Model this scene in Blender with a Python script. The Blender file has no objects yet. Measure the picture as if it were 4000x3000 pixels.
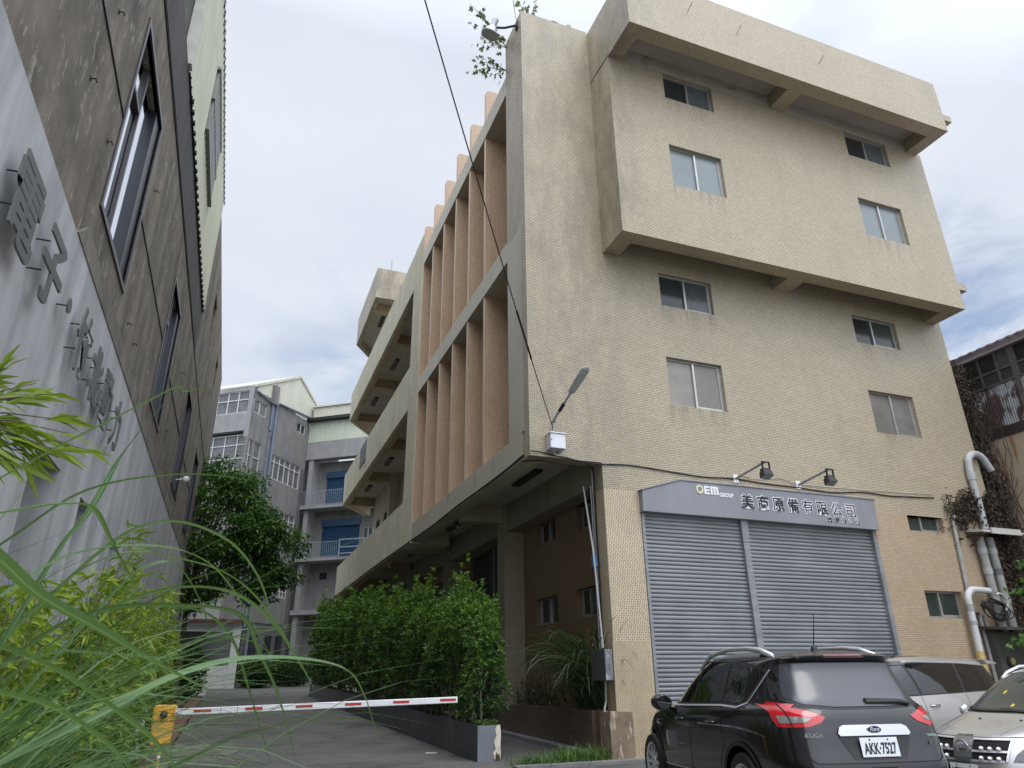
import bpy, bmesh, math, random
import numpy as np
from mathutils import Vector, Matrix
from mathutils.bvhtree import BVHTree

S = bpy.context.scene
COL = S.collection
R = math.radians
random.seed(7)
rng = np.random.default_rng(11)

# ---------------------------------------------------------------- camera
YAW, PITCH, ROLL, FPX = 21.178, 22.835, -0.631, 2720.84
EYE = Vector((0, 0, 1.5))
cy, sy, cp, sp = math.cos(R(YAW)), math.sin(R(YAW)), math.cos(R(PITCH)), math.sin(R(PITCH))
fw = Vector((sy * cp, cy * cp, sp)); rt = Vector((cy, -sy, 0)); up = rt.cross(fw)
cr, sr = math.cos(R(ROLL)), math.sin(R(ROLL))
r2 = rt * cr + up * sr; u2 = up * cr - rt * sr
cam = bpy.data.cameras.new("camera"); cam.sensor_width = 36; cam.lens = FPX / 4000 * 36
cam.clip_start = 0.05; cam.clip_end = 2000
cam.dof.use_dof = True; cam.dof.focus_distance = 14.0; cam.dof.aperture_fstop = 9.0
co = bpy.data.objects.new("camera", cam); COL.objects.link(co); S.camera = co
co.matrix_world = Matrix(((r2.x, u2.x, -fw.x, EYE.x), (r2.y, u2.y, -fw.y, EYE.y), (r2.z, u2.z, -fw.z, EYE.z), (0, 0, 0, 1)))

# ---------------------------------------------------------------- sky, sun, exposure
SUN_EL, SUN_AZ = 62.0, 182.0       # degrees; azimuth from +Y towards +X
w = bpy.data.worlds.new("World"); S.world = w; w.use_nodes = True
nt = w.node_tree; nt.nodes.clear()
N = lambda t, **k: (lambda n: ([setattr(n, a, b) for a, b in k.items()], n)[1])(nt.nodes.new(t))
out = N("ShaderNodeOutputWorld"); sky = N("ShaderNodeTexSky", sky_type='NISHITA', sun_disc=False)
sky.sun_elevation = R(SUN_EL); sky.sun_rotation = R(SUN_AZ)
b1 = N("ShaderNodeBackground"); b1.inputs[1].default_value = 0.15
nt.links.new(sky.outputs[0], b1.inputs[0])
tc = N("ShaderNodeTexCoord"); mp = N("ShaderNodeMapping"); mp.inputs['Scale'].default_value = (1.0, 1.0, 2.2)
mp.inputs['Location'].default_value = (0.9, 0.55, 0.3)
nt.links.new(tc.outputs['Generated'], mp.inputs[0])
n1 = N("ShaderNodeTexNoise"); n1.inputs['Scale'].default_value = 1.9; n1.inputs['Detail'].default_value = 9; n1.inputs['Roughness'].default_value = .55
n1.inputs['Distortion'].default_value = .35
nt.links.new(mp.outputs[0], n1.inputs['Vector'])
cr1 = N("ShaderNodeValToRGB"); cr1.color_ramp.elements[0].position = .30; cr1.color_ramp.elements[1].position = .50
cr1.color_ramp.elements[0].color = (.70, .70, .70, 1); cr1.color_ramp.elements[1].color = (1, 1, 1, 1)
nt.links.new(n1.outputs[0], cr1.inputs[0])
n2 = N("ShaderNodeTexNoise"); n2.inputs['Scale'].default_value = 3.2; n2.inputs['Detail'].default_value = 8
nt.links.new(mp.outputs[0], n2.inputs['Vector'])
cr2 = N("ShaderNodeValToRGB"); cr2.color_ramp.elements[0].position = .3; cr2.color_ramp.elements[1].position = .7
cr2.color_ramp.elements[0].color = (.655, .705, .80, 1); cr2.color_ramp.elements[1].color = (.725, .765, .845, 1)
nt.links.new(n2.outputs[0], cr2.inputs[0])
# the cloud deck is brighter overhead and towards the hidden sun
sd = N("ShaderNodeVectorMath", operation='DOT_PRODUCT')
se, ce = math.sin(R(SUN_EL)), math.cos(R(SUN_EL))
sd.inputs[1].default_value = (ce * math.sin(R(SUN_AZ)), ce * math.cos(R(SUN_AZ)), se)
nt.links.new(tc.outputs['Generated'], sd.inputs[0])
mr = N("ShaderNodeMapRange"); mr.inputs['From Min'].default_value = .35; mr.inputs['From Max'].default_value = 1.0
mr.inputs['To Min'].default_value = 1.0; mr.inputs['To Max'].default_value = 3.4
nt.links.new(sd.outputs['Value'], mr.inputs[0])
# a thinner place in the cloud low in the east where blue shows, and a faint one to the north
holes = None
for (dx, dy, dz, r0, r1, amt) in ((.75, .60, .33, .955, 1.0, .85), (.10, .93, .34, .985, 1.0, .4), (.62, .60, .52, .985, 1.0, .25)):
    v_ = Vector((dx, dy, dz)).normalized(); hd = N("ShaderNodeVectorMath", operation='DOT_PRODUCT'); hd.inputs[1].default_value = v_; nt.links.new(tc.outputs['Generated'], hd.inputs[0])
    hm = N("ShaderNodeMapRange", interpolation_type='SMOOTHSTEP'); hm.inputs['From Min'].default_value = r0; hm.inputs['From Max'].default_value = r1; hm.inputs['To Max'].default_value = amt; nt.links.new(hd.outputs['Value'], hm.inputs[0])
    if holes is None: holes = hm.outputs[0]
    else:
        ad = N("ShaderNodeMath", operation='MAXIMUM'); nt.links.new(holes, ad.inputs[0]); nt.links.new(hm.outputs[0], ad.inputs[1]); holes = ad.outputs[0]
n3 = N("ShaderNodeTexNoise"); n3.inputs['Scale'].default_value = 5.5; n3.inputs['Detail'].default_value = 9; n3.inputs['Roughness'].default_value = .6; n3.inputs['Distortion'].default_value = .5; nt.links.new(mp.outputs[0], n3.inputs['Vector'])
hr = N("ShaderNodeMapRange", interpolation_type='SMOOTHSTEP'); hr.inputs['From Min'].default_value = .34; hr.inputs['From Max'].default_value = .60; nt.links.new(n3.outputs[0], hr.inputs[0])
hx = N("ShaderNodeMath", operation='MULTIPLY'); nt.links.new(holes, hx.inputs[0]); nt.links.new(hr.outputs[0], hx.inputs[1])
cm = N("ShaderNodeMath", operation='SUBTRACT', use_clamp=True); nt.links.new(cr1.outputs[0], cm.inputs[0]); nt.links.new(hx.outputs[0], cm.inputs[1])
b2 = N("ShaderNodeBackground"); nt.links.new(cr2.outputs[0], b2.inputs[0]); nt.links.new(mr.outputs[0], b2.inputs[1])
mx = N("ShaderNodeMixShader"); nt.links.new(cm.outputs[0], mx.inputs[0]); nt.links.new(b1.outputs[0], mx.inputs[1]); nt.links.new(b2.outputs[0], mx.inputs[2])
nt.links.new(mx.outputs[0], out.inputs[0])
sl = bpy.data.lights.new("sun", 'SUN'); sl.energy = 1.2; sl.angle = R(35); sl.color = (1, .96, .9)
so = bpy.data.objects.new("sun", sl); COL.objects.link(so)
so.rotation_euler = Vector(sd.inputs[1].default_value).to_track_quat('Z', 'Y').to_euler()
so.location = (0, -20, 40)
S.view_settings.view_transform = 'Standard'; S.view_settings.look = 'None'; S.view_settings.exposure = 0.17; S.view_settings.gamma = 1
S.render.engine = 'CYCLES'; S.cycles.use_denoising = True; S.cycles.denoising_prefilter = 'NONE'; S.cycles.max_bounces = 8
try: S.cycles.denoiser = 'OPENIMAGEDENOISE'
except Exception: pass
S.cycles.use_adaptive_sampling = True; S.cycles.adaptive_threshold = .006

# ---------------------------------------------------------------- helpers
ORG = {}
def tag(o, label=None, cat=None, group=None, kind=None):
    if label: o['label'] = label
    if cat: o['category'] = cat
    if group: o['group'] = group
    if kind: o['kind'] = kind
    return o
def thing(name, loc, label, cat, group=None, rz=0.0):
    o = bpy.data.objects.new(name, None); COL.objects.link(o); o.location = loc; o.rotation_euler = (0, 0, rz)
    o.empty_display_size = .2
    ORG[o.name] = Vector(loc) if rz == 0 else Vector((0, 0, 0))
    return tag(o, label, cat, group)
def copy_tree(o, parent=None):
    c = o.copy(); COL.objects.link(c); c.parent = parent
    ORG[c.name] = ORG.get(o.name, Vector((0, 0, 0)))
    for ch in list(o.children): copy_tree(ch, c)
    return c

class MB:
    def __init__(s): s.v = []; s.f = []; s.m = []; s.uv = None
    def add(s, vs, fs, mi=0):
        b = len(s.v); s.v += [tuple(p) for p in vs]; s.f += [tuple(b + i for i in f) for f in fs]; s.m += [mi] * len(fs); return s
    def quad(s, a, b, c, d, mi=0): return s.add([a, b, c, d], [(0, 1, 2, 3)], mi)
    def box(s, a, b, mi=0):
        (x0, x1), (y0, y1), (z0, z1) = [sorted((a[i], b[i])) for i in range(3)]
        return s.add([(x0, y0, z0), (x1, y0, z0), (x1, y1, z0), (x0, y1, z0), (x0, y0, z1), (x1, y0, z1), (x1, y1, z1), (x0, y1, z1)],
                     [(0, 3, 2, 1), (4, 5, 6, 7), (0, 1, 5, 4), (1, 2, 6, 5), (2, 3, 7, 6), (3, 0, 4, 7)], mi)
    def prism(s, poly, a, b, axis, mi=0):
        """polygon in the two other axes (order kept), extruded from a to b along axis."""
        n = len(poly)
        def P(p, t): q = list(p); q.insert(axis, t); return q
        vs = [P(p, a) for p in poly] + [P(p, b) for p in poly]
        return s.add(vs, [tuple(range(n))[::-1], tuple(range(n, 2 * n))] + [(i, (i + 1) % n, n + (i + 1) % n, n + i) for i in range(n)], mi)
    def tube(s, pts, r, n=8, mi=0, cap=True):
        pts = [Vector(p) for p in pts]; k = len(pts); rs = r if isinstance(r, (list, tuple)) else [r] * k
        t = (pts[1] - pts[0]).normalized(); u = t.orthogonal().normalized(); vs = []
        for i, p in enumerate(pts):
            t = ((pts[min(i + 1, k - 1)] - pts[i]).normalized() + (pts[i] - pts[max(i - 1, 0)]).normalized())
            t = t.normalized() if t.length > 1e-6 else (pts[-1] - pts[0]).normalized()
            u = (u - t * u.dot(t)); u = u.normalized() if u.length > 1e-6 else t.orthogonal().normalized(); v = t.cross(u)
            vs += [p + (u * math.cos(a) + v * math.sin(a)) * rs[i] for a in [2 * math.pi * j / n for j in range(n)]]
        fs = [(i * n + j, i * n + (j + 1) % n, (i + 1) * n + (j + 1) % n, (i + 1) * n + j) for i in range(k - 1) for j in range(n)]
        if cap: fs += [tuple(range(n))[::-1], tuple((k - 1) * n + j for j in range(n))]
        return s.add(vs, fs, mi)
    def lathe(s, c, axis, prof, n=20, mi=0, cap=True):
        c = Vector(c); axis = Vector(axis).normalized(); u = axis.orthogonal().normalized(); v = axis.cross(u); vs = []
        for (r, h) in prof: vs += [c + axis * h + (u * math.cos(a) + v * math.sin(a)) * r for a in [2 * math.pi * j / n for j in range(n)]]
        k = len(prof)
        fs = [(i * n + j, i * n + (j + 1) % n, (i + 1) * n + (j + 1) % n, (i + 1) * n + j) for i in range(k - 1) for j in range(n)]
        return s.add(vs, fs + ([tuple(range(n))[::-1], tuple((k - 1) * n + j for j in range(n))] if cap else []), mi)
    def wall(s, P, u0, u1, z0, z1, holes, th, mi=0, mr=None):
        """wall with rectangular openings; P(u, d, z) -> point, d grows inwards."""
        mr = mi if mr is None else mr
        us = sorted({u0, u1, *[h[0] for h in holes], *[h[1] for h in holes]}); zs = sorted({z0, z1, *[h[2] for h in holes], *[h[3] for h in holes]})
        us = [u for u in us if u0 <= u <= u1]; zs = [z for z in zs if z0 <= z <= z1]
        for i in range(len(us) - 1):
            for j in range(len(zs) - 1):
                a, b, c, d = us[i], us[i + 1], zs[j], zs[j + 1]; mu, mz = (a + b) / 2, (c + d) / 2
                if any(h[0] < mu < h[1] and h[2] < mz < h[3] for h in holes): continue
                for t in (0, th): s.quad(P(a, t, c), P(b, t, c), P(b, t, d), P(a, t, d), mi)
        for h in [(u0, u1, z0, z1)] + list(holes):
            a, b, c, d = h; m_ = mi if h == (u0, u1, z0, z1) else mr
            for (p, q) in (((a, c), (b, c)), ((b, c), (b, d)), ((b, d), (a, d)), ((a, d), (a, c))):
                s.quad(P(p[0], 0, p[1]), P(q[0], 0, q[1]), P(q[0], th, q[1]), P(p[0], th, p[1]), m_)
        return s
    def corr(s, P, u0, u1, z0, z1, pitch, dep, prof='box', mi=0):
        n = max(1, int(round((u1 - u0) / pitch))); pt = (u1 - u0) / n; us = []
        for i in range(n):
            b = u0 + i * pt
            us += [(b, 0), (b + pt * .62, 0), (b + pt * .72, dep), (b + pt * .9, dep)] if prof == 'box' else [(b + pt * k / 6, dep * .5 * (1 - math.cos(2 * math.pi * k / 6))) for k in range(6)]
        us.append((u1, 0))
        vs = [P(u, -d, z0) for u, d in us] + [P(u, -d, z1) for u, d in us]; m = len(us)
        return s.add(vs, [(i, i + 1, m + i + 1, m + i) for i in range(m - 1)], mi)
    def build(s, name, mats, parent=None, loc=None, smooth=False, bevel=0.0, fixn=True):
        org = ORG.get(parent.name, Vector((0, 0, 0))) if parent is not None else Vector(loc if loc is not None else (0, 0, 0))
        me = bpy.data.meshes.new(name)
        me.from_pydata([(p[0] - org.x, p[1] - org.y, p[2] - org.z) for p in s.v], [], s.f)
        mats = mats if isinstance(mats, (list, tuple)) else [mats]
        for m in mats: me.materials.append(m)
        if len(mats) > 1: me.polygons.foreach_set('material_index', s.m)
        if fixn and len(s.f) < 60000:
            bm = bmesh.new(); bm.from_mesh(me); bmesh.ops.recalc_face_normals(bm, faces=bm.faces); bm.to_mesh(me); bm.free()
        uv = me.uv_layers.new(name='UVMap')
        if s.uv is not None: uv.data.foreach_set('uv', np.asarray(s.uv, dtype=np.float32).ravel())
        elif len(s.f) < 60000:
            for p in me.polygons:
                nx, ny, nz = map(abs, p.normal)
                for li in p.loop_indices:
                    q = me.vertices[me.loops[li].vertex_index].co + org
                    uv.data[li].uv = (q.x, q.y) if nz >= nx and nz >= ny else ((q.y, q.z) if nx > ny else (q.x, q.z))
        if smooth: me.polygons.foreach_set('use_smooth', [True] * len(me.polygons))
        o = bpy.data.objects.new(name, me); COL.objects.link(o)
        if parent is not None: o.parent = parent
        else: o.location = org
        ORG[o.name] = org
        if bevel:
            md = o.modifiers.new('bevel', 'BEVEL'); md.width = bevel; md.segments = 2; md.limit_method = 'ANGLE'; md.angle_limit = R(40)
        return o

def text_geo(body, size, extrude=.01, offset=0.0, sx=1.0, align='LEFT', bold=0.0, shear=0.0, space=1.0):
    c = bpy.data.curves.new('txt', 'FONT'); c.body = body; c.size = size; c.extrude = extrude; c.offset = offset; c.align_x = align; c.shear = shear
    c.space_character = space; c.resolution_u = 4
    o = bpy.data.objects.new('txt', c); COL.objects.link(o)
    dg = bpy.context.evaluated_depsgraph_get(); me = bpy.data.meshes.new_from_object(o.evaluated_get(dg))
    vs = [(v.co.x * sx, v.co.y, v.co.z) for v in me.vertices]; fs = [tuple(p.vertices) for p in me.polygons]
    bpy.data.objects.remove(o); bpy.data.curves.remove(c); bpy.data.meshes.remove(me)
    return vs, fs
def text_on(mb, geo, o, ux, uy, mi=0):
    vs, fs = geo; o, ux, uy = Vector(o), Vector(ux), Vector(uy); n = ux.cross(uy)
    return mb.add([o + ux * v[0] + uy * v[1] + n * v[2] for v in vs], fs, mi)

# ---------------------------------------------------------------- materials
def _nodes(name):
    m = bpy.data.materials.new(name); m.use_nodes = True; t = m.node_tree; return m, t, t.nodes['Principled BSDF']
def lnk(t, a, b): t.links.new(a, b)
def noise(t, vec, scale, detail=5, rough=.55, mapscale=None):
    if mapscale is not None:
        mp = t.nodes.new('ShaderNodeMapping'); mp.inputs['Scale'].default_value = mapscale; lnk(t, vec, mp.inputs[0]); vec = mp.outputs[0]
    n = t.nodes.new('ShaderNodeTexNoise'); n.inputs['Scale'].default_value = scale; n.inputs['Detail'].default_value = detail; n.inputs['Roughness'].default_value = rough
    lnk(t, vec, n.inputs['Vector']); return n.outputs[0]
def ramp(t, fac, p0, p1, c0, c1):
    r = t.nodes.new('ShaderNodeValToRGB'); e = r.color_ramp.elements; e[0].position = p0; e[1].position = p1
    e[0].color = (*c0, 1) if len(c0) == 3 else c0; e[1].color = (*c1, 1) if len(c1) == 3 else c1
    lnk(t, fac, r.inputs[0]); return r.outputs[0]
def mixc(t, a, b, fac, mode='MIX'):
    m = t.nodes.new('ShaderNodeMix'); m.data_type = 'RGBA'; m.blend_type = mode
    for s_, v in ((0, fac), (6, a), (7, b)):
        if hasattr(v, 'is_output'): lnk(t, v, m.inputs[s_])
        else: m.inputs[s_].default_value = v if not isinstance(v, tuple) else (*v, 1)
    return m.outputs[2]
def worldpos(t):
    g = t.nodes.new('ShaderNodeNewGeometry'); return g.outputs['Position']
def g3(v): return (v, v, v)
def M(name, col, rough=.7, metal=0.0, var=.18, vs=2.5, streak=0.0, ss=(2.2, 2.2, .18), bump=0.0, bs=60, coat=0.0, spec=.5, spots=None, space='W', grain=0.0, cracks=False):
    m, t, b = _nodes(name)
    if space == 'W': pos = worldpos(t)
    else:
        tcn = t.nodes.new('ShaderNodeTexCoord'); pos = tcn.outputs['Object']
    c = col
    if var:
        c = mixc(t, col, ramp(t, noise(t, pos, vs, 8, .62), .3, .7, g3(1 - var), g3(1 + var * .6)), 1.0, 'MULTIPLY')
    if streak:
        c = mixc(t, c, ramp(t, noise(t, pos, 1.0, 7, .6, ss), .36, .62, g3(1 - streak), g3(1.0)), 1.0, 'MULTIPLY')
    if spots:
        sc, p0, p1, col2 = spots[:4]
        c = mixc(t, c, col2, ramp(t, noise(t, pos, sc, 8, .65, spots[4] if len(spots) > 4 else None), p0, p1, g3(0.), g3(1.)))
    if cracks:
        vo = t.nodes.new('ShaderNodeTexVoronoi'); vo.feature = 'DISTANCE_TO_EDGE'; vo.inputs['Scale'].default_value = .42
        wv = t.nodes.new('ShaderNodeVectorMath'); wv.operation = 'ADD'; lnk(t, pos, wv.inputs[0])
        nz = t.nodes.new('ShaderNodeTexNoise'); nz.inputs['Scale'].default_value = 1.6; nz.inputs['Detail'].default_value = 6; lnk(t, pos, nz.inputs['Vector']); lnk(t, nz.outputs['Color'], wv.inputs[1])
        lnk(t, wv.outputs[0], vo.inputs['Vector'])
        ck = mixc(t, ramp(t, vo.outputs[0], .002, .007, g3(.35), g3(1.)), g3(1.), ramp(t, noise(t, pos, .5, 3), .50, .60, g3(1.), g3(0.)))
        c = mixc(t, c, ck, 1.0, 'MULTIPLY')
    if grain:
        c = mixc(t, c, ramp(t, noise(t, pos, 38, 3, .7), .35, .68, g3(1 - grain), g3(1 + grain)), 1.0, 'MULTIPLY')
    if hasattr(c, 'is_output'): lnk(t, c, b.inputs['Base Color'])
    else: b.inputs['Base Color'].default_value = (*c, 1)
    b.inputs['Roughness'].default_value = rough; b.inputs['Metallic'].default_value = metal
    b.inputs['Specular IOR Level'].default_value = spec
    if coat: b.inputs['Coat Weight'].default_value = coat; b.inputs['Coat Roughness'].default_value = .03
    if bump:
        bn = t.nodes.new('ShaderNodeBump'); bn.inputs['Strength'].default_value = bump; bn.inputs['Distance'].default_value = .02
        lnk(t, noise(t, pos, bs, 6, .6), bn.inputs['Height']); lnk(t, bn.outputs[0], b.inputs['Normal'])
    return m
def TILE(name, c1, c2, mortar, tw=.096, th=.045, vert=False, dirt=.35, rough=.45, msize=.0065, grime=None, runs=None):
    m, t, b = _nodes(name)
    uv = t.nodes.new('ShaderNodeTexCoord').outputs['UV']
    if vert:
        mp = t.nodes.new('ShaderNodeMapping'); mp.inputs['Rotation'].default_value = (0, 0, R(90)); lnk(t, uv, mp.inputs[0]); uv = mp.outputs[0]
    br = t.nodes.new('ShaderNodeTexBrick'); lnk(t, uv, br.inputs['Vector'])
    br.inputs['Color1'].default_value = (*c1, 1); br.inputs['Color2'].default_value = (*c2, 1); br.inputs['Mortar'].default_value = (*mortar, 1)
    br.inputs['Scale'].default_value = 1; br.inputs['Mortar Size'].default_value = msize; br.inputs['Mortar Smooth'].default_value = .2
    br.inputs['Brick Width'].default_value = tw; br.inputs['Row Height'].default_value = th; br.inputs['Bias'].default_value = -.1
    pos = worldpos(t)
    c = mixc(t, br.outputs['Color'], ramp(t, noise(t, pos, .55, 9, .68), .34, .68, g3(1 - dirt * .7), g3(1.04)), 1.0, 'MULTIPLY')
    c = mixc(t, c, ramp(t, noise(t, pos, 1.0, 8, .65, (2.6, 2.6, .16)), .26, .46, g3(.92), g3(1.)), 1.0, 'MULTIPLY')
    if grime:      # weathered bands that belong to the wall: (axis, start, end, depth) in metres, broken up by noise
        for (ax, a0, a1, amt) in grime:
            sx = t.nodes.new('ShaderNodeSeparateXYZ'); lnk(t, pos, sx.inputs[0])
            mrn = t.nodes.new('ShaderNodeMapRange'); mrn.inputs[1].default_value = a0; mrn.inputs[2].default_value = a1; mrn.inputs[3].default_value = 1; mrn.inputs[4].default_value = 0
            lnk(t, sx.outputs[ax], mrn.inputs[0])
            k = t.nodes.new('ShaderNodeMath'); k.operation = 'MULTIPLY'; lnk(t, mrn.outputs[0], k.inputs[0])
            lnk(t, ramp(t, noise(t, pos, 1.3, 9, .72, (1.3, 1.3, .5)), .40, .62, g3(0.), g3(1.)), k.inputs[1])
            k2 = t.nodes.new('ShaderNodeMath'); k2.operation = 'MULTIPLY'; lnk(t, k.outputs[0], k2.inputs[0]); k2.inputs[1].default_value = amt
            c = mixc(t, c, (.085, .08, .07), k2.outputs[0])
    if runs:       # dirty water marks under sills and fins: (axis, from, to, top z, length)
        sx = t.nodes.new('ShaderNodeSeparateXYZ'); lnk(t, pos, sx.inputs[0])
        nz = ramp(t, noise(t, pos, 1.0, 6, .6, (7, 7, .35)), .42, .64, g3(0.), g3(1.))
        def mth(op, a, bb):
            k = t.nodes.new('ShaderNodeMath'); k.operation = op; k.use_clamp = op != 'SUBTRACT'
            for i, v in enumerate((a, bb)):
                if hasattr(v, 'is_output'): lnk(t, v, k.inputs[i])
                else: k.inputs[i].default_value = v
            return k.outputs[0]
        tot = None
        for (ax, a0, a1, zt, ln, amt) in runs:
            inside = mth('MULTIPLY', mth('GREATER_THAN', sx.outputs[ax], a0), mth('LESS_THAN', sx.outputs[ax], a1))
            mz = t.nodes.new('ShaderNodeMapRange'); mz.inputs[1].default_value = zt - ln; mz.inputs[2].default_value = zt; mz.inputs[3].default_value = 0; mz.inputs[4].default_value = amt
            lnk(t, sx.outputs[2], mz.inputs[0])
            f = mth('MULTIPLY', mth('MULTIPLY', inside, mz.outputs[0]), mth('LESS_THAN', sx.outputs[2], zt + .001))
            tot = f if tot is None else mth('MAXIMUM', tot, f)
        c = mixc(t, c, (.075, .068, .055), mth('MULTIPLY', tot, nz))
    lnk(t, c, b.inputs['Base Color']); b.inputs['Roughness'].default_value = rough
    bn = t.nodes.new('ShaderNodeBump'); bn.inputs['Strength'].default_value = .5; bn.inputs['Distance'].default_value = .004
    inv = t.nodes.new('ShaderNodeMath'); inv.operation = 'SUBTRACT'; inv.inputs[0].default_value = 1; lnk(t, br.outputs['Fac'], inv.inputs[1])
    lnk(t, inv.outputs[0], bn.inputs['Height']); lnk(t, bn.outputs[0], b.inputs['Normal'])
    return m
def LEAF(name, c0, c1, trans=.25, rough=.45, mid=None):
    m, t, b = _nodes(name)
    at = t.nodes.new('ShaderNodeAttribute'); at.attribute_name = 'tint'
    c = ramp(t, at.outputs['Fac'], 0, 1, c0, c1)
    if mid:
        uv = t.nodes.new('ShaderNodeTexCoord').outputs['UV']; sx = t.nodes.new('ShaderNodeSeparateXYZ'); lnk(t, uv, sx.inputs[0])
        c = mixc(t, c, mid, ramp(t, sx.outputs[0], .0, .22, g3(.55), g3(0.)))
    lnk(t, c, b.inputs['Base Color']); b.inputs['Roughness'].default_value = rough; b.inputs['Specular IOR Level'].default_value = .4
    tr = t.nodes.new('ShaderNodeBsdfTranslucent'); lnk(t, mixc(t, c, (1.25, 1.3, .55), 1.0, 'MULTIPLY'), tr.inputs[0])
    ms = t.nodes.new('ShaderNodeMixShader'); ms.inputs[0].default_value = trans
    lnk(t, b.outputs[0], ms.inputs[1]); lnk(t, tr.outputs[0], ms.inputs[2]); lnk(t, ms.outputs[0], t.nodes['Material Output'].inputs[0])
    return m
def GLASS(name, col, rough=.06, spec=.6):
    return M(name, col, rough, 0, .12, .9, spec=spec)

CREAM = TILE('cream mosaic tile', (.54, .465, .33), (.45, .387, .27), (.15, .127, .093), dirt=.12, grime=[(0, 7.5, 9.2, .32)], runs=[(0, 9.5, 11.3, 10.56, .8, .4), (0, 16.3, 18.1, 10.60, .7, .3), (0, 9.5, 11.3, 7.73, .7, .45), (0, 16.3, 18.1, 7.76, .6, .35)])
CREAMW = TILE('cream mosaic tile of the side wall', (.60, .56, .435), (.52, .485, .375), (.22, .20, .155), dirt=.22, runs=[(1, 16.0, 16.25, 6.70, .55, 1.), (1, 17.55, 17.7, 6.70, .6, 1.), (1, 18.7, 18.8, 6.70, .5, .9), (1, 20.2, 20.35, 6.70, .5, .9), (1, 13.7, 15.0, 19.7, 1.6, .6)])
CREAMB = TILE('cream mosaic tile of the block', (.55, .472, .33), (.46, .393, .27), (.155, .13, .093), dirt=.10, grime=[(0, 7.8, 9.0, .55)], runs=[(0, 9.6, 11.4, 16.8, .7, .35), (0, 16.4, 18.3, 16.78, .6, .3), (0, 9.6, 11.4, 13.7, .7, .45), (0, 16.4, 18.2, 13.72, .8, .4)])
CREAMV = TILE('upright cream tile', (.64, .54, .375), (.55, .46, .315), (.20, .155, .11), vert=True, dirt=.18)
PEACH = TILE('peach mosaic tile', (.53, .41, .275), (.45, .345, .23), (.25, .19, .13), dirt=.2)
TAN = TILE('tan mosaic tile', (.60, .425, .285), (.49, .345, .225), (.32, .23, .155), vert=True, dirt=.16)
BROWN = TILE('brown wall tile', (.185, .14, .10), (.14, .105, .075), (.08, .056, .04), tw=.2, th=.06, dirt=.5, msize=.006)
BROWNR = TILE('brown tile in the recess', (.30, .20, .125), (.25, .165, .10), (.16, .105, .07), dirt=.25)
STUCCO = M('cream stucco', (.53, .50, .375), .85, var=.14, vs=1.2, streak=.16, bump=.25, bs=90)
SOFFIT = M('painted soffit', (.46, .43, .37), .85, var=.16, vs=1.5, spots=(1.6, .62, .72, (.16, .13, .10)))
BEAM = M('tan painted beam', (.40, .315, .20), .85, var=.22, vs=1.3)
ROOFM = M('roof concrete', (.25, .24, .22), .9)
GBL = M('pane with pale blind', (.27, .25, .215), .25, var=.2, vs=2.0)
ALU = M('aluminium frame', (.46, .46, .44), .4, .6, var=.12)
GFROST = M('frosted pane', (.20, .235, .24), .25, var=.12, vs=1.0)
GDARK = M('dark pane', (.035, .04, .042), .12, var=.3, vs=.8)
GCURT = M('pane with blind', (.20, .185, .165), .22, var=.22, vs=1.4)
GGREEN = M('greenish pane', (.045, .058, .052), .15, var=.3, vs=.9)
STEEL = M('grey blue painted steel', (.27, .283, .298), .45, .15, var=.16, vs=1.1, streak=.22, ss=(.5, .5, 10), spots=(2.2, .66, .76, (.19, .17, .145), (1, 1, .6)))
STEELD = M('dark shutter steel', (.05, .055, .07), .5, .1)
SIGNG = M('grey sign board', (.25, .257, .28), .5, 0, var=.16, vs=.8, streak=.08)
BLACK = M('black paint', (.012, .012, .014), .45, var=0)
WHITE = M('white paint', (.78, .78, .80), .5, var=.08, vs=6)
CREAMP = M('cream letter', (.72, .66, .42), .5, var=0)
GALV = M('galvanised steel', (.34, .35, .36), .45, .7, var=.2, vs=8)
PVC = M('grey pvc pipe', (.44, .45, .46), .5, var=.16, vs=4, streak=.12, spots=(9, .66, .72, (.22, .20, .17)))
PVCD = M('weathered pvc pipe', (.33, .33, .31), .6, var=.22, vs=4, spots=(8, .62, .70, (.12, .10, .08)))
RUBBER = M('black rubber', (.014, .014, .015), .75, var=.1)
CABLE = M('black cable', (.018, .017, .017), .6, var=0)
CABLEW = M('pale cable', (.5, .5, .48), .6, var=0)
CONC = M('brown board concrete', (.235, .205, .162), .85, var=.42, vs=1.1, streak=.45, ss=(1.5, 1.5, .13), bump=.3, bs=30, spots=(6.5, .57, .66, (.34, .315, .28), (1.2, 1.2, .5)))
CONCD = M('dark roof fascia', (.085, .082, .080), .8, var=.25, vs=1.2, streak=.3)
CONCG = M('light grey render', (.54, .55, .56), .85, var=.16, vs=1.1, streak=.34, ss=(1.5, 1.5, .16), bump=.12, bs=80)
CONCL = M('pale concrete strip', (.235, .215, .185), .85, var=.3, vs=2, streak=.35)
FRAMED = M('dark bronze frame', (.075, .07, .072), .35, .3, var=.1)
MIRR = M('sky reflecting glass', (.68, .72, .78), .03, 1.0, 0)
CLAD = M('pale yellow cladding', (.50, .51, .385), .5, .1, var=.08, vs=1, streak=.1)
CLADD = M('grey green cladding', (.21, .225, .19), .5, .1, var=.15, vs=1)
LETTER = M('grey green sign metal', (.135, .155, .15), .5, .2, var=.14, vs=5)
APT = M('grey render', (.225, .222, .215), .9, var=.17, vs=1.4, streak=.2, bump=.2, bs=25)
APTL = M('pale grey render', (.30, .30, .305), .9, var=.17, vs=1.4, streak=.15, bump=.2, bs=25)
CREAMS = M('cream metal sheet', (.60, .60, .50), .5, .1, var=.1, vs=1, streak=.12)
MINTS = M('mint metal sheet', (.55, .60, .49), .5, .1, var=.1, vs=1, streak=.1)
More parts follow.
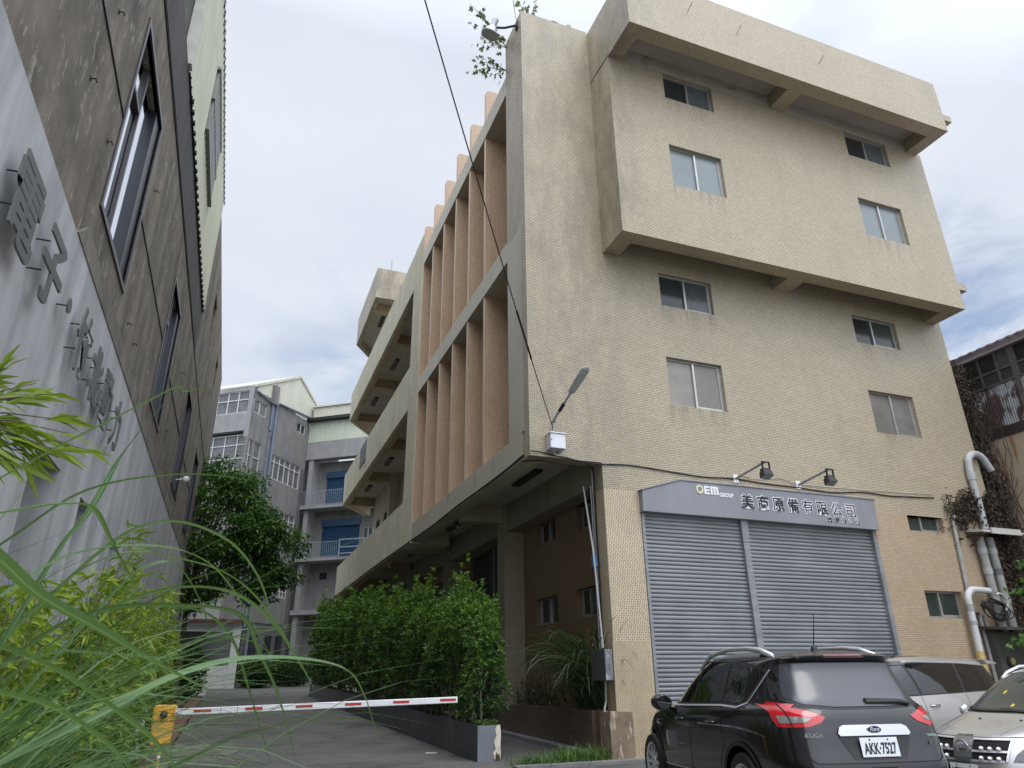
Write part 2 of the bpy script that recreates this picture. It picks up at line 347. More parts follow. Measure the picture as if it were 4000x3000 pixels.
BLUE = M('blue roller shutter', (.028, .085, .165), .45, .1, var=.1)
BLUEP = M('blue grey pipe', (.17, .21, .28), .5, var=.1)
RAIL = M('pale blue rail paint', (.30, .36, .42), .5, .2, var=.1)
RUST = M('rusty corrugated sheet', (.29, .295, .30), .55, .3, var=.14, vs=3, spots=(1.5, .44, .50, (.050, .024, .020), (1.3, 1.3, .75)))
RUSTD = M('rust brown flashing', (.045, .028, .024), .7, var=.3)
RUSTW = M('rust stained beige render', (.47, .37, .265), .85, var=.14, vs=1, spots=(1.0, .58, .66, (.27, .115, .045), (3.2, 3.2, .22)))
WOODG = M('weathered grey wood', (.105, .095, .088), .8, var=.3, vs=4)
ROOFP = M('faded purple roof sheet', (.20, .15, .17), .6, var=.2)
ASPH = M('asphalt', (.122, .119, .114), .92, var=.3, vs=.55, bump=.6, bs=110, spots=(.6, .52, .66, (.058, .056, .054)), grain=.5, cracks=True)
ASPHD = M('dark asphalt', (.055, .054, .053), .92, var=.3, vs=.9, bump=.5, bs=110)
CONCP = M('old concrete paving', (.235, .225, .205), .9, var=.3, vs=.8, bump=.3, bs=60, grain=.25, spots=(1.7, .56, .63, (.085, .082, .075)))
KERBR = M('faded red kerb paint', (.165, .072, .066), .8, var=.3, vs=3, spots=(3, .62, .7, (.12, .10, .09)))
KERBG = M('grey kerb stone', (.19, .19, .19), .9, var=.22, vs=3, bump=.3)
SOIL = M('soil', (.045, .034, .025), .95, var=.4, vs=5, bump=.5, bs=20)
DIRT = M('rusty dirt', (.125, .062, .032), .95, var=.35, vs=3, bump=.4, bs=40)
PLANT = M('charcoal planter steel', (.088, .092, .10), .55, .1, var=.3, vs=1.6, streak=.2, spots=(2.2, .71, .745, (.34, .34, .33), (3, 3, .5)))
PLANTL = M('scuffed planter end', (.175, .19, .22), .55, .1, var=.15, vs=2)
FLAKE = M('peeling pale paint', (.62, .57, .47), .8, var=.25, vs=7)
YELLOW = M('yellow cabinet paint', (.76, .41, .05), .45, var=.12, vs=3)
REDS = M('red reflective tape', (.42, .035, .03), .4, var=.06)
BARK = M('bark', (.10, .078, .055), .9, var=.3, vs=8)
BARKG = M('grey stem', (.17, .15, .115), .9, var=.3, vs=8)
BLADE = LEAF('grass blade', (.040, .105, .026), (.19, .31, .14), .28, .4, mid=(.40, .53, .31))
BAMB = LEAF('yellow green bamboo leaf', (.045, .11, .012), (.32, .43, .05), .38, .45)
HEDGE = LEAF('hedge leaf', (.013, .044, .009), (.14, .265, .036), .28, .4)
TREEL = LEAF('tree leaf', (.012, .042, .010), (.14, .29, .035), .3, .4)
REED = LEAF('reed leaf', (.03, .06, .024), (.16, .215, .105), .2, .45)
DRYV = LEAF('dry vine leaf', (.024, .018, .013), (.095, .072, .052), .1, .8)
WEED = LEAF('weed leaf', (.03, .08, .014), (.12, .21, .045), .3, .5)
DEADW = LEAF('withered weed', (.05, .035, .02), (.13, .10, .06), .1, .8)
# ---------------------------------------------------------------- terrain
def gz(y): return 0.0 if y < 15 else (.02 * (y - 15) if y < 45 else (.6 + .0714 * (y - 45) if y < 52 else 1.1))
YS = [-60, -20, 0, 5, 10, 15, 20, 25, 30, 35, 40, 45, 47, 49, 52, 60, 90, 200, 600]
def sheet(name, m, xs, ys, dz, edge=None):
    mb = MB(); nx = len(xs)
    for y in ys:
        for i, x in enumerate(xs): mb.v.append((x + (edge(y, i) if edge else 0), y, gz(y) + dz))
    for j in range(len(ys) - 1):
        for i in range(nx - 1): mb.f.append((j * nx + i, j * nx + i + 1, (j + 1) * nx + i + 1, (j + 1) * nx + i)); mb.m.append(0)
    return tag(mb.build(name, m), kind='structure')
sheet('ground', CONCP, [-400, -60, -20, -10, 0, 10, 20, 60, 400], YS, 0)
yy = [2 + .5 * i for i in range(102)]
sheet('driveway', ASPH, [-.84, .2, 2, 4, 6.98], [y for y in yy if y >= 14.9] + [53, 60], .004)
def wob(y, i): return (.28 * math.sin(y * 2.1) + .16 * math.sin(y * 5.3 + 1) + .09 * math.sin(y * 11)) if i else 0
mb = MB()          # the driveway surface ends in a ragged edge over older concrete
pts = [(-.1, 14.9)]
e = [(1.0, 14.9), (1.32, 14.4), (1.15, 14.1), (1.4, 13.8), (1.85, 13.55), (1.75, 13.2), (2.3, 12.9), (2.2, 12.4), (2.7, 12.1), (2.75, 11.4), (3.2, 10.8), (3.3, 9.5), (3.7, 8), (3.8, 4), (3.8, -20), (30, -20), (30, 12.9), (12, 13.0), (8.4, 13.0), (7.2, 13.0), (6.98, 14.9)]
mb.add([(x, y, .008) for x, y in e], [tuple(range(len(e)))]); tag(mb.build('parking_lot', ASPH), kind='structure')
mb = MB(); mb.add([(x, y, gz(y) + .010) for x, y in [(-.84, 20.5), (-.05, 20.7), (.15, 20.2), (.62, 20.5), (.42, 19.3), (.55, 18.4), (.30, 17.3), (.42, 16.4), (-.84, 16.2)]], [tuple(range(9))])
tag(mb.build('path_concrete_patch', M('damp old concrete', (.165, .158, .145), .8, var=.35, vs=1.2, bump=.3, bs=60, grain=.25, spots=(1.6, .48, .58, (.075, .072, .066), (1, 2.2, 1)))), kind='structure')
mb = MB(); mb.box((7.02, 14.3, -.1), (7.26, 20.3, 0)); 
for i in range(4): mb.v[i] = mb.v[i]
mb.v = [(x, y, (gz(y) + .10 if z >= 0 else -.1)) for x, y, z in mb.v]
tag(mb.build('kerb_strip', KERBG), kind='structure')
mb = MB(); mb.add([(6.6, 13.15, .012), (7.45, 13.12, .012), (7.42, 14.35, .012), (7.1, 14.4, .012), (6.8, 13.9, .012)], [(0, 1, 2, 3, 4)])
tag(mb.build('ground_rusty_soil', DIRT), kind='structure')
mb = MB(); mb.box((5.0, 12.86, -.1), (8.3, 13.10, .06)); tag(mb.build('gutter_kerb', KERBG), kind='structure')
mb = MB()
for y0, y1 in zip(yy[:-1], yy[1:]):
    if y1 < 44.5 and y0 > 4:
        n = len(mb.v); g0, g1 = gz(y0), gz(y1)
        mb.add([(-1.32, y0, g0 - .1), (-.86, y0, g0 - .1), (-.86, y0, g0 + .15), (-.90, y0, g0 + .17), (-1.32, y0, g0 + .17), (-1.32, y1, g1 - .1), (-.86, y1, g1 - .1), (-.86, y1, g1 + .15), (-.90, y1, g1 + .17), (-1.32, y1, g1 + .17)],
               [(1, 2, 7, 6), (2, 3, 8, 7), (3, 4, 9, 8), (4, 0, 5, 9)])
tag(mb.build('kerb', KERBR), kind='structure')
mb = MB()
for y0, y1 in zip(yy[:-1], yy[1:]):
    if y1 < 44.5: mb.quad((-2.5, y0, gz(y0) + .12), (-1.31, y0, gz(y0) + .12), (-1.31, y1, gz(y1) + .12), (-2.5, y1, gz(y1) + .12))
tag(mb.build('ground_planting_bed', SOIL), kind='structure')

# ---------------------------------------------------------------- the tiled building
YF, XS = 13.69, 5.71
XR = 20.12
BLD = thing('factory_building', (12, 25, 0), 'cream tiled four storey factory with orange fins and jutting upper block', 'building')
def fY(y): return lambda u, d, z: (u, y + d, z)
def fX(x, s=1): return lambda u, d, z: (x + s * d, u, z)
def window(parent, P, u0, u1, z0, z1, d=.10, fm=None, panes=(None, None), split=.5, fw_=.045, wire=False, pname='window'):
    fm = fm or ALU; mb = MB(); t = .05
    for a, b, c, e in ((u0, u0 + fw_, z0, z1), (u1 - fw_, u1, z0, z1), (u0 + fw_, u1 - fw_, z0, z0 + fw_), (u0 + fw_, u1 - fw_, z1 - fw_, z1)):
        mb.box(P(a, d, c), P(b, d + t, e))
    um = u0 + (u1 - u0) * split
    mb.box(P(um - .03, d - .012, z0 + fw_), P(um + .03, d + t + .02, z1 - fw_))
    # sliding sash stiles
    mb.box(P(um + .03, d + .004, z0 + fw_), P(u1 - fw_, d + .03, z0 + fw_ + .045)); mb.box(P(u1 - fw_ - .04, d + .004, z0 + fw_ + .045), P(u1 - fw_, d + .03, z1 - fw_))
    o = mb.build(pname, fm, parent)
    for k, (a, b, dd) in enumerate(((u0 + fw_, um - .03, .038), (um + .03, u1 - fw_, .022))):
        p = MB(); p.box(P(a, d + dd, z0 + fw_), P(b, d + dd + .006, z1 - fw_)); p.build('pane', panes[k], o)
    return o
# front wall below and behind the block
F = fY(YF)
sh = (8.42, 15.40, -.05, 4.95)
lw = [(9.58, 11.26, 10.56, 11.56), (16.34, 18.08, 10.60, 11.53), (9.55, 11.25, 7.73, 9.05), (16.33, 18.06, 7.76, 9.06)]
gw = [(16.72, 18.02, 5.02, 5.71), (16.72, 18.06, 2.80, 3.48)]
mb = MB(); mb.wall(F, XS, XR, 6.03, 12.3, lw, .30); mb.build('front_wall', CREAM, BLD)
mb = MB(); mb.wall(F, 7.5, 8.42, 0, 5.44, [], .40); mb.build('front_column', CREAMV, BLD)
mb = MB(); mb.wall(F, 7.5, XR, 5.44, 6.03, [], .30); mb.box((7.5, YF + .3, 5.44), (8.05, YF + .4, 6.03)); mb.build('front_lintel', CREAM, BLD)
mb = MB(); mb.wall(F, 15.40, XR, 0, 5.44, gw, .30); mb.box((8.42, YF, 4.95), (15.4, YF + .3, 5.44)); mb.build('ground_floor_wall', PEACH, BLD)
mb = MB(); mb.prism([(7.46, 0), (8.36, 0), (8.36, 2.14), (8.33, 2.18), (7.50, 2.18), (7.46, 2.14)], YF - .045, YF - .002, 1); mb.build('column_guard', TILE('worn cream tile', (.55, .45, .30), (.50, .41, .27), (.33, .27, .18), vert=True, dirt=.35), BLD)
mb = MB(); mb.prism([(7.24, 0), (7.78, 0), (7.76, .84), (7.26, .86)], YF - .14, YF - .05, 1); mb.box((7.27, YF - .06, 0), (7.498, YF + .35, .84)); mb.build('column_plinth', M('scraped plinth', (.27, .205, .145), .85, var=.4, vs=2.5, streak=.2, spots=(3.5, .55, .6, (.46, .40, .30), (2, 2, .7))), BLD)
for k, (a, b, c, d) in enumerate(lw):
    window(BLD, F, a, b, c, d, .10, ALU, ((GDARK, M('half open pane', (.075, .082, .085), .15, var=.3)), (GDARK, GGREEN), (GBL, GCURT), (GCURT, GCURT))[k], (.50, .47, .5, .52)[k])
for (a, b, c, d) in gw: window(BLD, F, a, b, c, d, .13, ALU, (GGREEN, GGREEN), .46)
# stair tower strip, flat up to the roof
mb = MB(); mb.box((XS, YF, 12.3), (7.9, YF + 1.29, 19.82)); mb.build('corner_tower', CREAM, BLD)
mb = MB(); mb.box((XS + .002, YF + .432, 6.03), (6.12, YF + 1.29, 6.72)); mb.box((6.12, YF + .302, 6.62), (7.9, YF + 1.288, 6.72)); mb.box((XS, YF + .302, 6.72), (7.9, YF + 1.29, 12.3)); mb.build('corner_pier', CREAMW, BLD)
# jutting upper block
YU, ZU0, ZU1, XU = 12.6, 11.8, 17.75, 19.88
uw = [(9.69, 11.38, 16.80, 17.72), (16.50, 18.28, 16.78, 17.72), (9.62, 11.35, 13.70, 15.07), (16.42, 18.20, 13.72, 15.10)]
U = fY(YU)
mb = MB(); mb.wall(U, 7.9, XU, ZU0, ZU1, uw, .43)
mb.box((7.9, YU + .43, ZU0), (8.38, YF, ZU1)); mb.box((XU - .48, YU + .43, ZU0), (XU, YF, ZU1)); mb.box((13.45, YU + .43, ZU0), (14.0, YF, 12.32))
mb.build('upper_block', CREAMB, BLD)
mb = MB(); mb.box((8.38, YU + .43, 12.32), (13.45, YF + .3, 12.5)); mb.box((14.0, YU + .43, 12.32), (XU - .48, YF + .3, 12.5)); mb.box((13.45, YU + .43, 12.325), (14.0, YF + .3, 12.5)); mb.build('block_soffit', SOFFIT, BLD)
for k, (a, b, c, d) in enumerate(uw): window(BLD, U, a, b, c, d, .10, ALU, (GFROST, GFROST) if k > 1 else (GDARK, M('grey pane', (.10, .118, .125), .2, var=.2)), .5)
# roof parapet
YP, ZP0, ZP1, XP = 11.38, 17.70, 19.74, 19.70
mb = MB(); mb.box((7.9, YP, ZP0), (XP, YP + .42, ZP1)); mb.box((7.9, YP + .42, ZP0), (8.36, YF + .2, ZP1)); mb.box((XP - .45, YP + .42, ZP0), (XP, YF + .2, ZP1))
mb.box((13.56, YP + .42, ZP0), (14.06, YU, 18.2)); mb.build('roof_parapet', CREAMB, BLD)
mb = MB(); mb.box((8.36, YP + .42, 18.2), (XP - .45, YF + .2, 18.4)); mb.box((8.36, YU, 17.752), (XP - .45, YU + .1, 18.2)); mb.build('parapet_soffit', SOFFIT, BLD)
for x, z in ((XP, 18.40), ): pass
mb = MB(); mb.box((XP, YP + .01, 18.20), (XP + .36, YP + .5, 18.44)); mb.build('ledge', CREAMB, BLD)
mb = MB(); mb.box((XU, YU + .01, 12.52), (XU + .36, YU + .6, 12.76)); mb.build('ledge', CREAMB, BLD)
# body behind: unseen core box added to block light, and outer walls
mb = MB(); mb.box((8.06, YF + .32, 6.66), (XR - .26, 44.55, 18.6)); mb.build('building_core', ROOFM, BLD)
mb = MB(); mb.box((XR - .25, YF + .31, 0), (XR, 44.6, 19.4)); mb.box((8.06, 44.6, 0), (XR, 44.85, 19.4)); mb.build('rear_wall', STUCCO, BLD)
# side wall: bands, fins, end pier
for z0, z1, xi in ((6.03, 6.70, 6.12), (11.83, 12.45, 6.75), (17.75, 18.45, 6.75)):
    mb = MB(); mb.box((XS, 14.981, z0), (xi, 25.0, z1)); mb.build('spandrel_band', CREAMW, BLD)
FINE = M('pale fin edge', (.60, .49, .37), .6, var=.1)  # light cream edge, its stronger light partly put into the colour
for k in range(6):
    y = 16.92 + 1.63 * k
    mb = MB(); yb = y + .15
    prof = [(5.735, 6.70), (6.78, 6.70), (6.78, 18.62), (7.7, 18.62), (7.7, 19.80), (5.80, 19.80), (5.735, 19.70)]
    n = len(prof)
    mb.add([(p[0], y, p[1]) for p in prof] + [(p[0], yb, p[1]) for p in prof], [tuple(range(n)), tuple(range(n, 2 * n))[::-1]] + [(i, (i + 1) % n, n + (i + 1) % n, n + i) for i in range(n - 1)], 0)
    mb.add([(5.735, y, 6.70), (5.735, yb, 6.70), (5.735, yb, 19.7), (5.735, y, 19.7)], [(0, 1, 2, 3)], 1)
    mb.build('fin', [TAN, FINE], BLD)
mb = MB(); mb.box((6.7, 14.985, 6.64), (7.9, 25.0, 18.44)); mb.build('bay_wall', TAN, BLD)
mb = MB(); mb.box((XS, 25.2, 6.03), (7.2, 26.72, 19.42)); mb.build('end_pier', STUCCO, BLD)
mb = MB(); mb.box((XS + .03, 26.72, 6.03), (7.0, 26.78, 19.40)); mb.build('joint', BLACK, BLD)
# galleries
def gallery(z0, z1, vent):
    mb = MB(); o = [(XS, 26.78), (XS, 45.0), (7.55, 47.75)]
    i = [(XS + .16, 26.78), (XS + .16, 44.92), (7.70, 47.65)]
    for a in range(2):
        (x0, y0), (x1, y1), (x2, y2), (x3, y3) = o[a], o[a + 1], i[a + 1], i[a]
        mb.add([(x0, y0, z0), (x1, y1, z0), (x2, y2, z0), (x3, y3, z0), (x0, y0, z1), (x1, y1, z1), (x2, y2, z1), (x3, y3, z1)], [(0, 1, 5, 4), (1, 2, 6, 5), (2, 3, 7, 6), (3, 0, 4, 7), (4, 5, 6, 7), (0, 3, 2, 1)])
    g = mb.build('gallery', STUCCO, BLD)
    b = MB()
    b.prism([(XS + .161, 26.79), (XS + .42, 26.79), (XS + .42, 44.8), (7.95, 47.6), (7.71, 47.66), (XS + .161, 44.93)], z0, z0 + .55, 2)
    for y in (32.3, 38.5, 44.75): b.box((XS + .421, y, z0 + .02), (8.0, y + .42, z0 + .545))
    b.build('beam', BEAM, g)
    s_ = MB(); s_.prism([(XS + .165, 26.79), (8.05, 26.79), (8.05, 47.6), (7.72, 47.6), (XS + .165, 44.9)], z0 + .551, z0 + .70, 2); s_.build('slab', SOFFIT, g)
    for y in (29.3, 35.3, 41.4):
        l = MB(); l.box((6.72, y, z0 + .47), (6.95, y + 1.5, z0 + .55)); lo = l.build('lamp', BLACK, g)
        l = MB(); l.tube([(6.80, y + .06, z0 + .45), (6.80, y + 1.44, z0 + .45)], .018); l.build('tube', M('dead tube', (.35, .34, .33), .4), lo)
    if vent:
        v = MB(); v.box((XS - .02, 36.92, z1 - 1.18), (XS - .001, 38.82, z1 - .02)); v.box((XS - .035, 36.88, z1 - 1.22), (XS - .02, 38.86, z1 - 1.18)); v.build('grille', M('vent mesh', (.14, .15, .17), .6, .3), g)
    return g
gallery(6.10, 7.87, False); gallery(11.75, 13.70, True); gallery(17.45, 19.38, False)
# inner gallery walls and windows
IW = M('cream inner wall', (.50, .46, .36), .85, var=.12)
gwn = [(40.2, 41.4, 9.0, 10.6), (42.6, 43.8, 9.0, 10.6), (40.2, 41.4, 14.7, 16.3), (42.6, 43.8, 14.7, 16.3)]
mb = MB(); mb.wall(fX(7.72), 38.9, 44.75, 6.9, 19.3, gwn, .25); mb.build('gallery_wall', IW, BLD)
for a, b, c, d in gwn: window(BLD, fX(7.72), a, b, c, d, .08, FRAMED, (GDARK, GDARK))
mb = MB(); mb.box((7.98, 26.72, 6.9), (8.05, 38.9, 19.3)); mb.build('gallery_wall', STUCCO, BLD)
for y in (32.25, 38.45): 
    mb = MB(); mb.box((7.45, y, 6.9), (7.971, y + .55, 17.45)); mb.build('gallery_column', STUCCO, BLD)
# roof house with its own overhang
z0, z1 = 23.05, 25.12
mb = MB(); o = [(XS, 37.66), (XS, 44.8), (6.95, 46.75), (14, 46.75), (14, 37.66)]
i_ = [(XS + .27, 37.93), (XS + .27, 44.7), (7.08, 46.48), (13.7, 46.48), (13.7, 37.93)]
n = 5
mb.add([(x, y, z0) for x, y in o] + [(x, y, z1) for x, y in o] + [(x, y, z0) for x, y in i_] + [(x, y, z0 + .6) for x, y in i_],
       [(a, (a + 1) % n, n + (a + 1) % n, n + a) for a in range(n)] + [(n, n + 1, n + 2, n + 3, n + 4)] + [(a, (a + 1) % n, 2 * n + (a + 1) % n, 2 * n + a) for a in range(n)] + [(2 * n + a, 2 * n + (a + 1) % n, 3 * n + (a + 1) % n, 3 * n + a) for a in range(n)])
rh = mb.build('roof_house', CREAMB, BLD)
mb = MB(); mb.add([(x, y, z0 + .56) for x, y in i_], [(0, 1, 2, 3, 4)]); mb.build('ceiling', SOFFIT, rh)
mb = MB(); mb.box((5.99, 39.4, z0 + .02), (9, 39.8, z0 + .55)); mb.build('beam', BEAM, rh)
mb = MB(); mb.box((8.3, 38.6, 18.4), (13.5, 46, z0 + .5)); mb.build('walls', STUCCO, rh)
for y in (41.0, ):
    l = MB(); l.box((6.72, y, z0 + .47), (6.95, y + 1.5, z0 + .55)); l.build('lamp', BLACK, rh)
# arcade under the building
mb = MB(); mb.box((6.1, 14.1, 6.42), (8.06, 44.6, 6.60)); mb.build('arcade_ceiling', SOFFIT, BLD)
mb = MB(); mb.box((XS + .001, YF + .301, 6.031), (7.5, YF + .43, 6.42)); mb.build('edge_beam', BEAM, BLD)
mb = MB(); mb.box((XS + .002, 26.78, 6.04), (6.12, 45, 6.10)); mb.box((6.119, 14.12, 6.05), (6.14, 45, 6.42)); mb.build('edge_beam', BEAM, BLD)
ARC = M('dark arcade render', (.25, .225, .165), .85, var=.16, vs=1.2)  # darker render for the wall beam and the farther pillars
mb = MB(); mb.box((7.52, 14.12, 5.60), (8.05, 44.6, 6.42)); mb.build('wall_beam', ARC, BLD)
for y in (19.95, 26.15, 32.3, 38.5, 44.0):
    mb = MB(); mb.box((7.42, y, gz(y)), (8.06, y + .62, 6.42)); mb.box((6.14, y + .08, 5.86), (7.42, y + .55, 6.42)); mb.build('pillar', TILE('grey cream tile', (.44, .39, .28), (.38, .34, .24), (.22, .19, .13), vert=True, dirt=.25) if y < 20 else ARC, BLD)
rw = [(17.58, 18.92, 5.0, 5.65), (15.39, 16.23, 4.95, 5.60), (17.58, 19.12, 2.81, 3.53), (15.37, 16.47, 2.83, 3.52)]
shr = [(20.65, 25.4, -.1, 5.58), (26.9, 31.4, -.1, 5.2), (33.2, 37.8, 1.2, 4.9), (39.6, 43.6, 1.2, 4.9)]
mb = MB(); mb.wall(fX(8.05), 14.09, 44.6, 0, 5.60, rw + shr, .3); mb.build('arcade_wall', BROWNR, BLD)
for (a, b, c, d) in rw: window(BLD, fX(8.05), a, b, c, d, .16, ALU, (GDARK, GDARK), .55)
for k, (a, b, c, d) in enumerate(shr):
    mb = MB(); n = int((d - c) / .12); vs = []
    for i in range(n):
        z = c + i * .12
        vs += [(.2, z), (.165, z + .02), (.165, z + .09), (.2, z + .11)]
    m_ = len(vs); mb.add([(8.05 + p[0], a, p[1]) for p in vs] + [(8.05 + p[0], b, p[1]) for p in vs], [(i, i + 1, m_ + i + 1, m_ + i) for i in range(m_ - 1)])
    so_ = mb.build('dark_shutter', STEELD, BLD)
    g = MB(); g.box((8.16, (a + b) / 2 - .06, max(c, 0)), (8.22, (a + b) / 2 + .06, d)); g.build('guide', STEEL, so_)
for y in (15.9, 28.5, 22.6):
    l = MB(); l.box((6.76, y, 6.35), (6.98, y + 1.65, 6.417)); l.build('lamp_recess', BLACK, BLD)
# front roller shutter
def roller(x0, x1):
    mb = MB(); vs = []; z = .02
    while z < 4.90:
        vs += [(.085, z), (.085, z + .008), (.055, z + .012), (.046, z + .030), (.046, z + .058), (.055, z + .074), (.085, z + .078)]; z += .090
    m_ = len(vs); mb.add([(x0, YF + p[0], p[1]) for p in vs] + [(x1, YF + p[0], p[1]) for p in vs], [(i, i + 1, m_ + i + 1, m_ + i) for i in range(m_ - 1)])
    return mb.build('roller_shutter', STEEL, BLD)
roller(8.49, 11.16); roller(11.33, 15.30)
mb = MB(); mb.box((8.42, YF - .03, 0), (8.49, YF + .12, 4.93)); mb.build('shutter_guide', STEEL, BLD)
mb = MB(); mb.box((15.30, YF - .05, 0), (15.42, YF + .12, 4.93)); mb.build('shutter_guide', STEEL, BLD)
mb = MB(); mb.box((11.16, YF - .035, 0), (11.33, YF + .12, 4.42)); mb.box((11.15, YF - .05, 4.42), (11.34, YF + .12, 4.93))
for z in (4.5, 4.62, 4.75, 4.86):
    for x in (11.2, 11.29): mb.lathe((x, YF - .05, z), (0, -1, 0), [(.012, 0), (.010, .012)], 8)
mb.build('shutter_post', STEEL, BLD)

# ---------------------------------------------------------------- sign board over the shutter
SG = thing('company_sign', (12, YF, 5.3), 'wide grey sheet metal sign board with black characters above the roller shutters', 'sign')
mb = MB(); mb.prism([(8.40, 4.94), (15.44, 4.93), (15.46, 5.72), (9.46, 5.74), (8.41, 5.42)], YF - .16, YF - .002, 1)
bd = mb.build('board', SIGNG, SG, bevel=.008)
mb = MB(); mb.prism([(8.38, 5.42), (9.455, 5.74), (15.48, 5.722), (15.48, 5.745), (9.45, 5.765), (8.38, 5.445)], YF - .18, YF - .002, 1); mb.build('top_trim', SIGNG, SG)
ys_ = YF - .162
def sgn(name, body, size, x, z, m, sx=1.0, off=0.0, dy=0.0, ext=.004, shear=0.0, space=1.0, label=None):
    mb = MB(); text_on(mb, text_geo(body, size, ext, off, sx, shear=shear, space=space), (x, ys_ - dy - ext, z), (1, 0, 0), (0, 0, 1))
    o = mb.build(name, m, SG)
    if label: o['label'] = label
    return o
cs = [(11.19, '美'), (11.66, '商'), (12.12, '原'), (12.58, '備'), (13.04, '有'), (13.49, '限'), (13.97, '公'), (14.43, '司')]
for x, ch in cs:
    sgn('character_outline', ch, .375, x - .05, 5.235, WHITE, off=.019); sgn('character', ch, .375, x - .05, 5.235, BLACK, dy=.004, off=.002)
for x, ch in [(13.77, '台'), (14.01, '灣'), (14.24, '分'), (14.47, '公'), (14.69, '司')]:
    sgn('character_outline', ch, .165, x - .04, 5.045, WHITE, off=.009); sgn('character', ch, .165, x - .04, 5.045, BLACK, dy=.004, off=.0)
mb = MB(); c_ = (9.985, 5.565)
ri = [(c_[0] + .098 * math.cos(a), c_[1] + .105 * math.sin(a)) for a in [2 * math.pi * i / 28 for i in range(28)]]; ro = [(c_[0] + .058 * math.cos(a), c_[1] + .062 * math.sin(a)) for a in [2 * math.pi * i / 28 for i in range(28)]]
mb.add([(x, ys_ - .012, z) for x, z in ri + ro] + [(x, ys_, z) for x, z in ri + ro], [(i, (i + 1) % 28, 28 + (i + 1) % 28, 28 + i) for i in range(28)] + [(i, (i + 1) % 28, 56 + (i + 1) % 28, 56 + i) for i in range(28)] + [(28 + i, 28 + (i + 1) % 28, 84 + (i + 1) % 28, 84 + i) for i in range(28)])
mb.build('logo_letter', CREAMP, SG)['label'] = 'cream ring shaped letter O'
mb = MB(); x, z = 10.11, 5.46          # blocky E and M
for a, b in ((0, .045), (.078, .122), (.155, .20)): mb.box((x, ys_ - .01, z + a), (x + .155, ys_, z + b))
mb.box((x, ys_ - .01, z + .045), (x + .05, ys_, z + .078)); mb.box((x, ys_ - .01, z + .122), (x + .05, ys_, z + .155)); mb.build('logo_letter', WHITE, SG)
mb = MB(); x = 10.29
for a in (0, .082, .164): mb.box((x + a, ys_ - .01, z), (x + a + .055, ys_, z + .155))
mb.prism([(x, z + .155), (x + .219, z + .155), (x + .219, z + .18), (x + .20, z + .20), (x, z + .20)], ys_ - .01, ys_, 1); mb.build('logo_letter', WHITE, SG)
sgn('logo_word', 'GROUP', .135, 10.535, 5.435, WHITE, sx=.86, off=.006, space=1.02)

# ---------------------------------------------------------------- fittings on the front wall
def flood(x, label):
    t = thing('floodlight', (x, YF, 5.97), label, 'floodlight', 'floodlights over the sign')
    mb = MB(); mb.box((x - .07, YF - .025, 5.86), (x + .07, YF - .001, 6.07)); mb.build('wall_plate', WHITE, t)
    mb = MB(); e = (x + .16, YF - .95, 6.16); mb.tube([(x, YF - .02, 5.97), e], .028, 10); mb.build('arm', GALV, t)
    mb = MB()
    for dx in (-.1, .1): mb.box((e[0] + dx - .012, e[1] - .02, e[2] - .23), (e[0] + dx + .012, e[1] + .02, e[2] - .01))
    mb.box((e[0] - .11, e[1] - .02, e[2] - .03), (e[0] + .11, e[1] + .02, e[2] + .0)); mb.build('bracket', BLACK, t)
    mb = MB(); c = Vector((e[0], e[1], e[2] - .24))
    q = [(-.11, -.02, .05), (.11, -.02, .05), (.11, .13, .0), (-.11, .13, .0), (-.14, -.07, -.09), (.14, -.07, -.09), (.14, .10, -.16), (-.14, .10, -.16)]
    mb.add([c + Vector(p) for p in q], [(0, 1, 2, 3), (0, 1, 5, 4), (1, 2, 6, 5), (2, 3, 7, 6), (3, 0, 4, 7), (4, 5, 6, 7)])
    for i in range(5): mb.box((c.x - .1, c.y + i * .028 - .01, c.z + .03), (c.x + .1, c.y + i * .028, c.z + .075))
    mb.build('lamp_head', BLACK, t)
    mb = MB(); mb.add([c + Vector(p) for p in [(-.125, -.062, -.094), (.125, -.062, -.094), (.125, .09, -.158), (-.125, .09, -.158)]], [(0, 1, 2, 3)]); mb.build('glass', GFROST, t)
flood(11.2, 'black floodlight on a grey arm above the first characters of the sign')
flood(13.14, 'black floodlight on a grey arm above the right half of the sign')
t = thing('street_lamp', (6.27, YF, 6.55), 'tilted grey street lamp on a short pole above the white meter box', 'lamp')
mb = MB(); mb.tube([(6.25, YF - .12, 6.52), (6.25, YF - .12, 6.84), (6.27, YF - .16, 6.90), (6.50, YF - .62, 7.42)], [.03, .03, .03, .026], 10); mb.build('pole', GALV, t)
mb = MB(); mb.tube([(6.335, YF - .29, 7.05), (6.40, YF - .42, 7.19)], .042, 10); mb.build('sleeve', BLACK, t)
d_ = Vector((.27, -.62, .62)).normalized(); s_ = Vector((0.9, .35, 0)).normalized(); nn = d_.cross(s_).normalized(); c0 = Vector((6.50, YF - .62, 7.42))
mb = MB(); rows = []
for k, (h, wd, th) in enumerate(((-.04, .06, .03), (.0, .10, .05), (.40, .125, .055), (.60, .12, .05), (.66, .07, .03))):
    for a in range(10):
        an = 2 * math.pi * a / 10; rows.append(c0 + d_ * h + s_ * (wd * math.cos(an)) + nn * (th * math.sin(an)))
mb.add(rows, [(k * 10 + a, k * 10 + (a + 1) % 10, (k + 1) * 10 + (a + 1) % 10, (k + 1) * 10 + a) for k in range(4) for a in range(10)] + [tuple(range(10)), tuple(range(40, 50))]); mb.build('lamp_head', M('lamp grey', (.33, .35, .34), .5, .3), t)
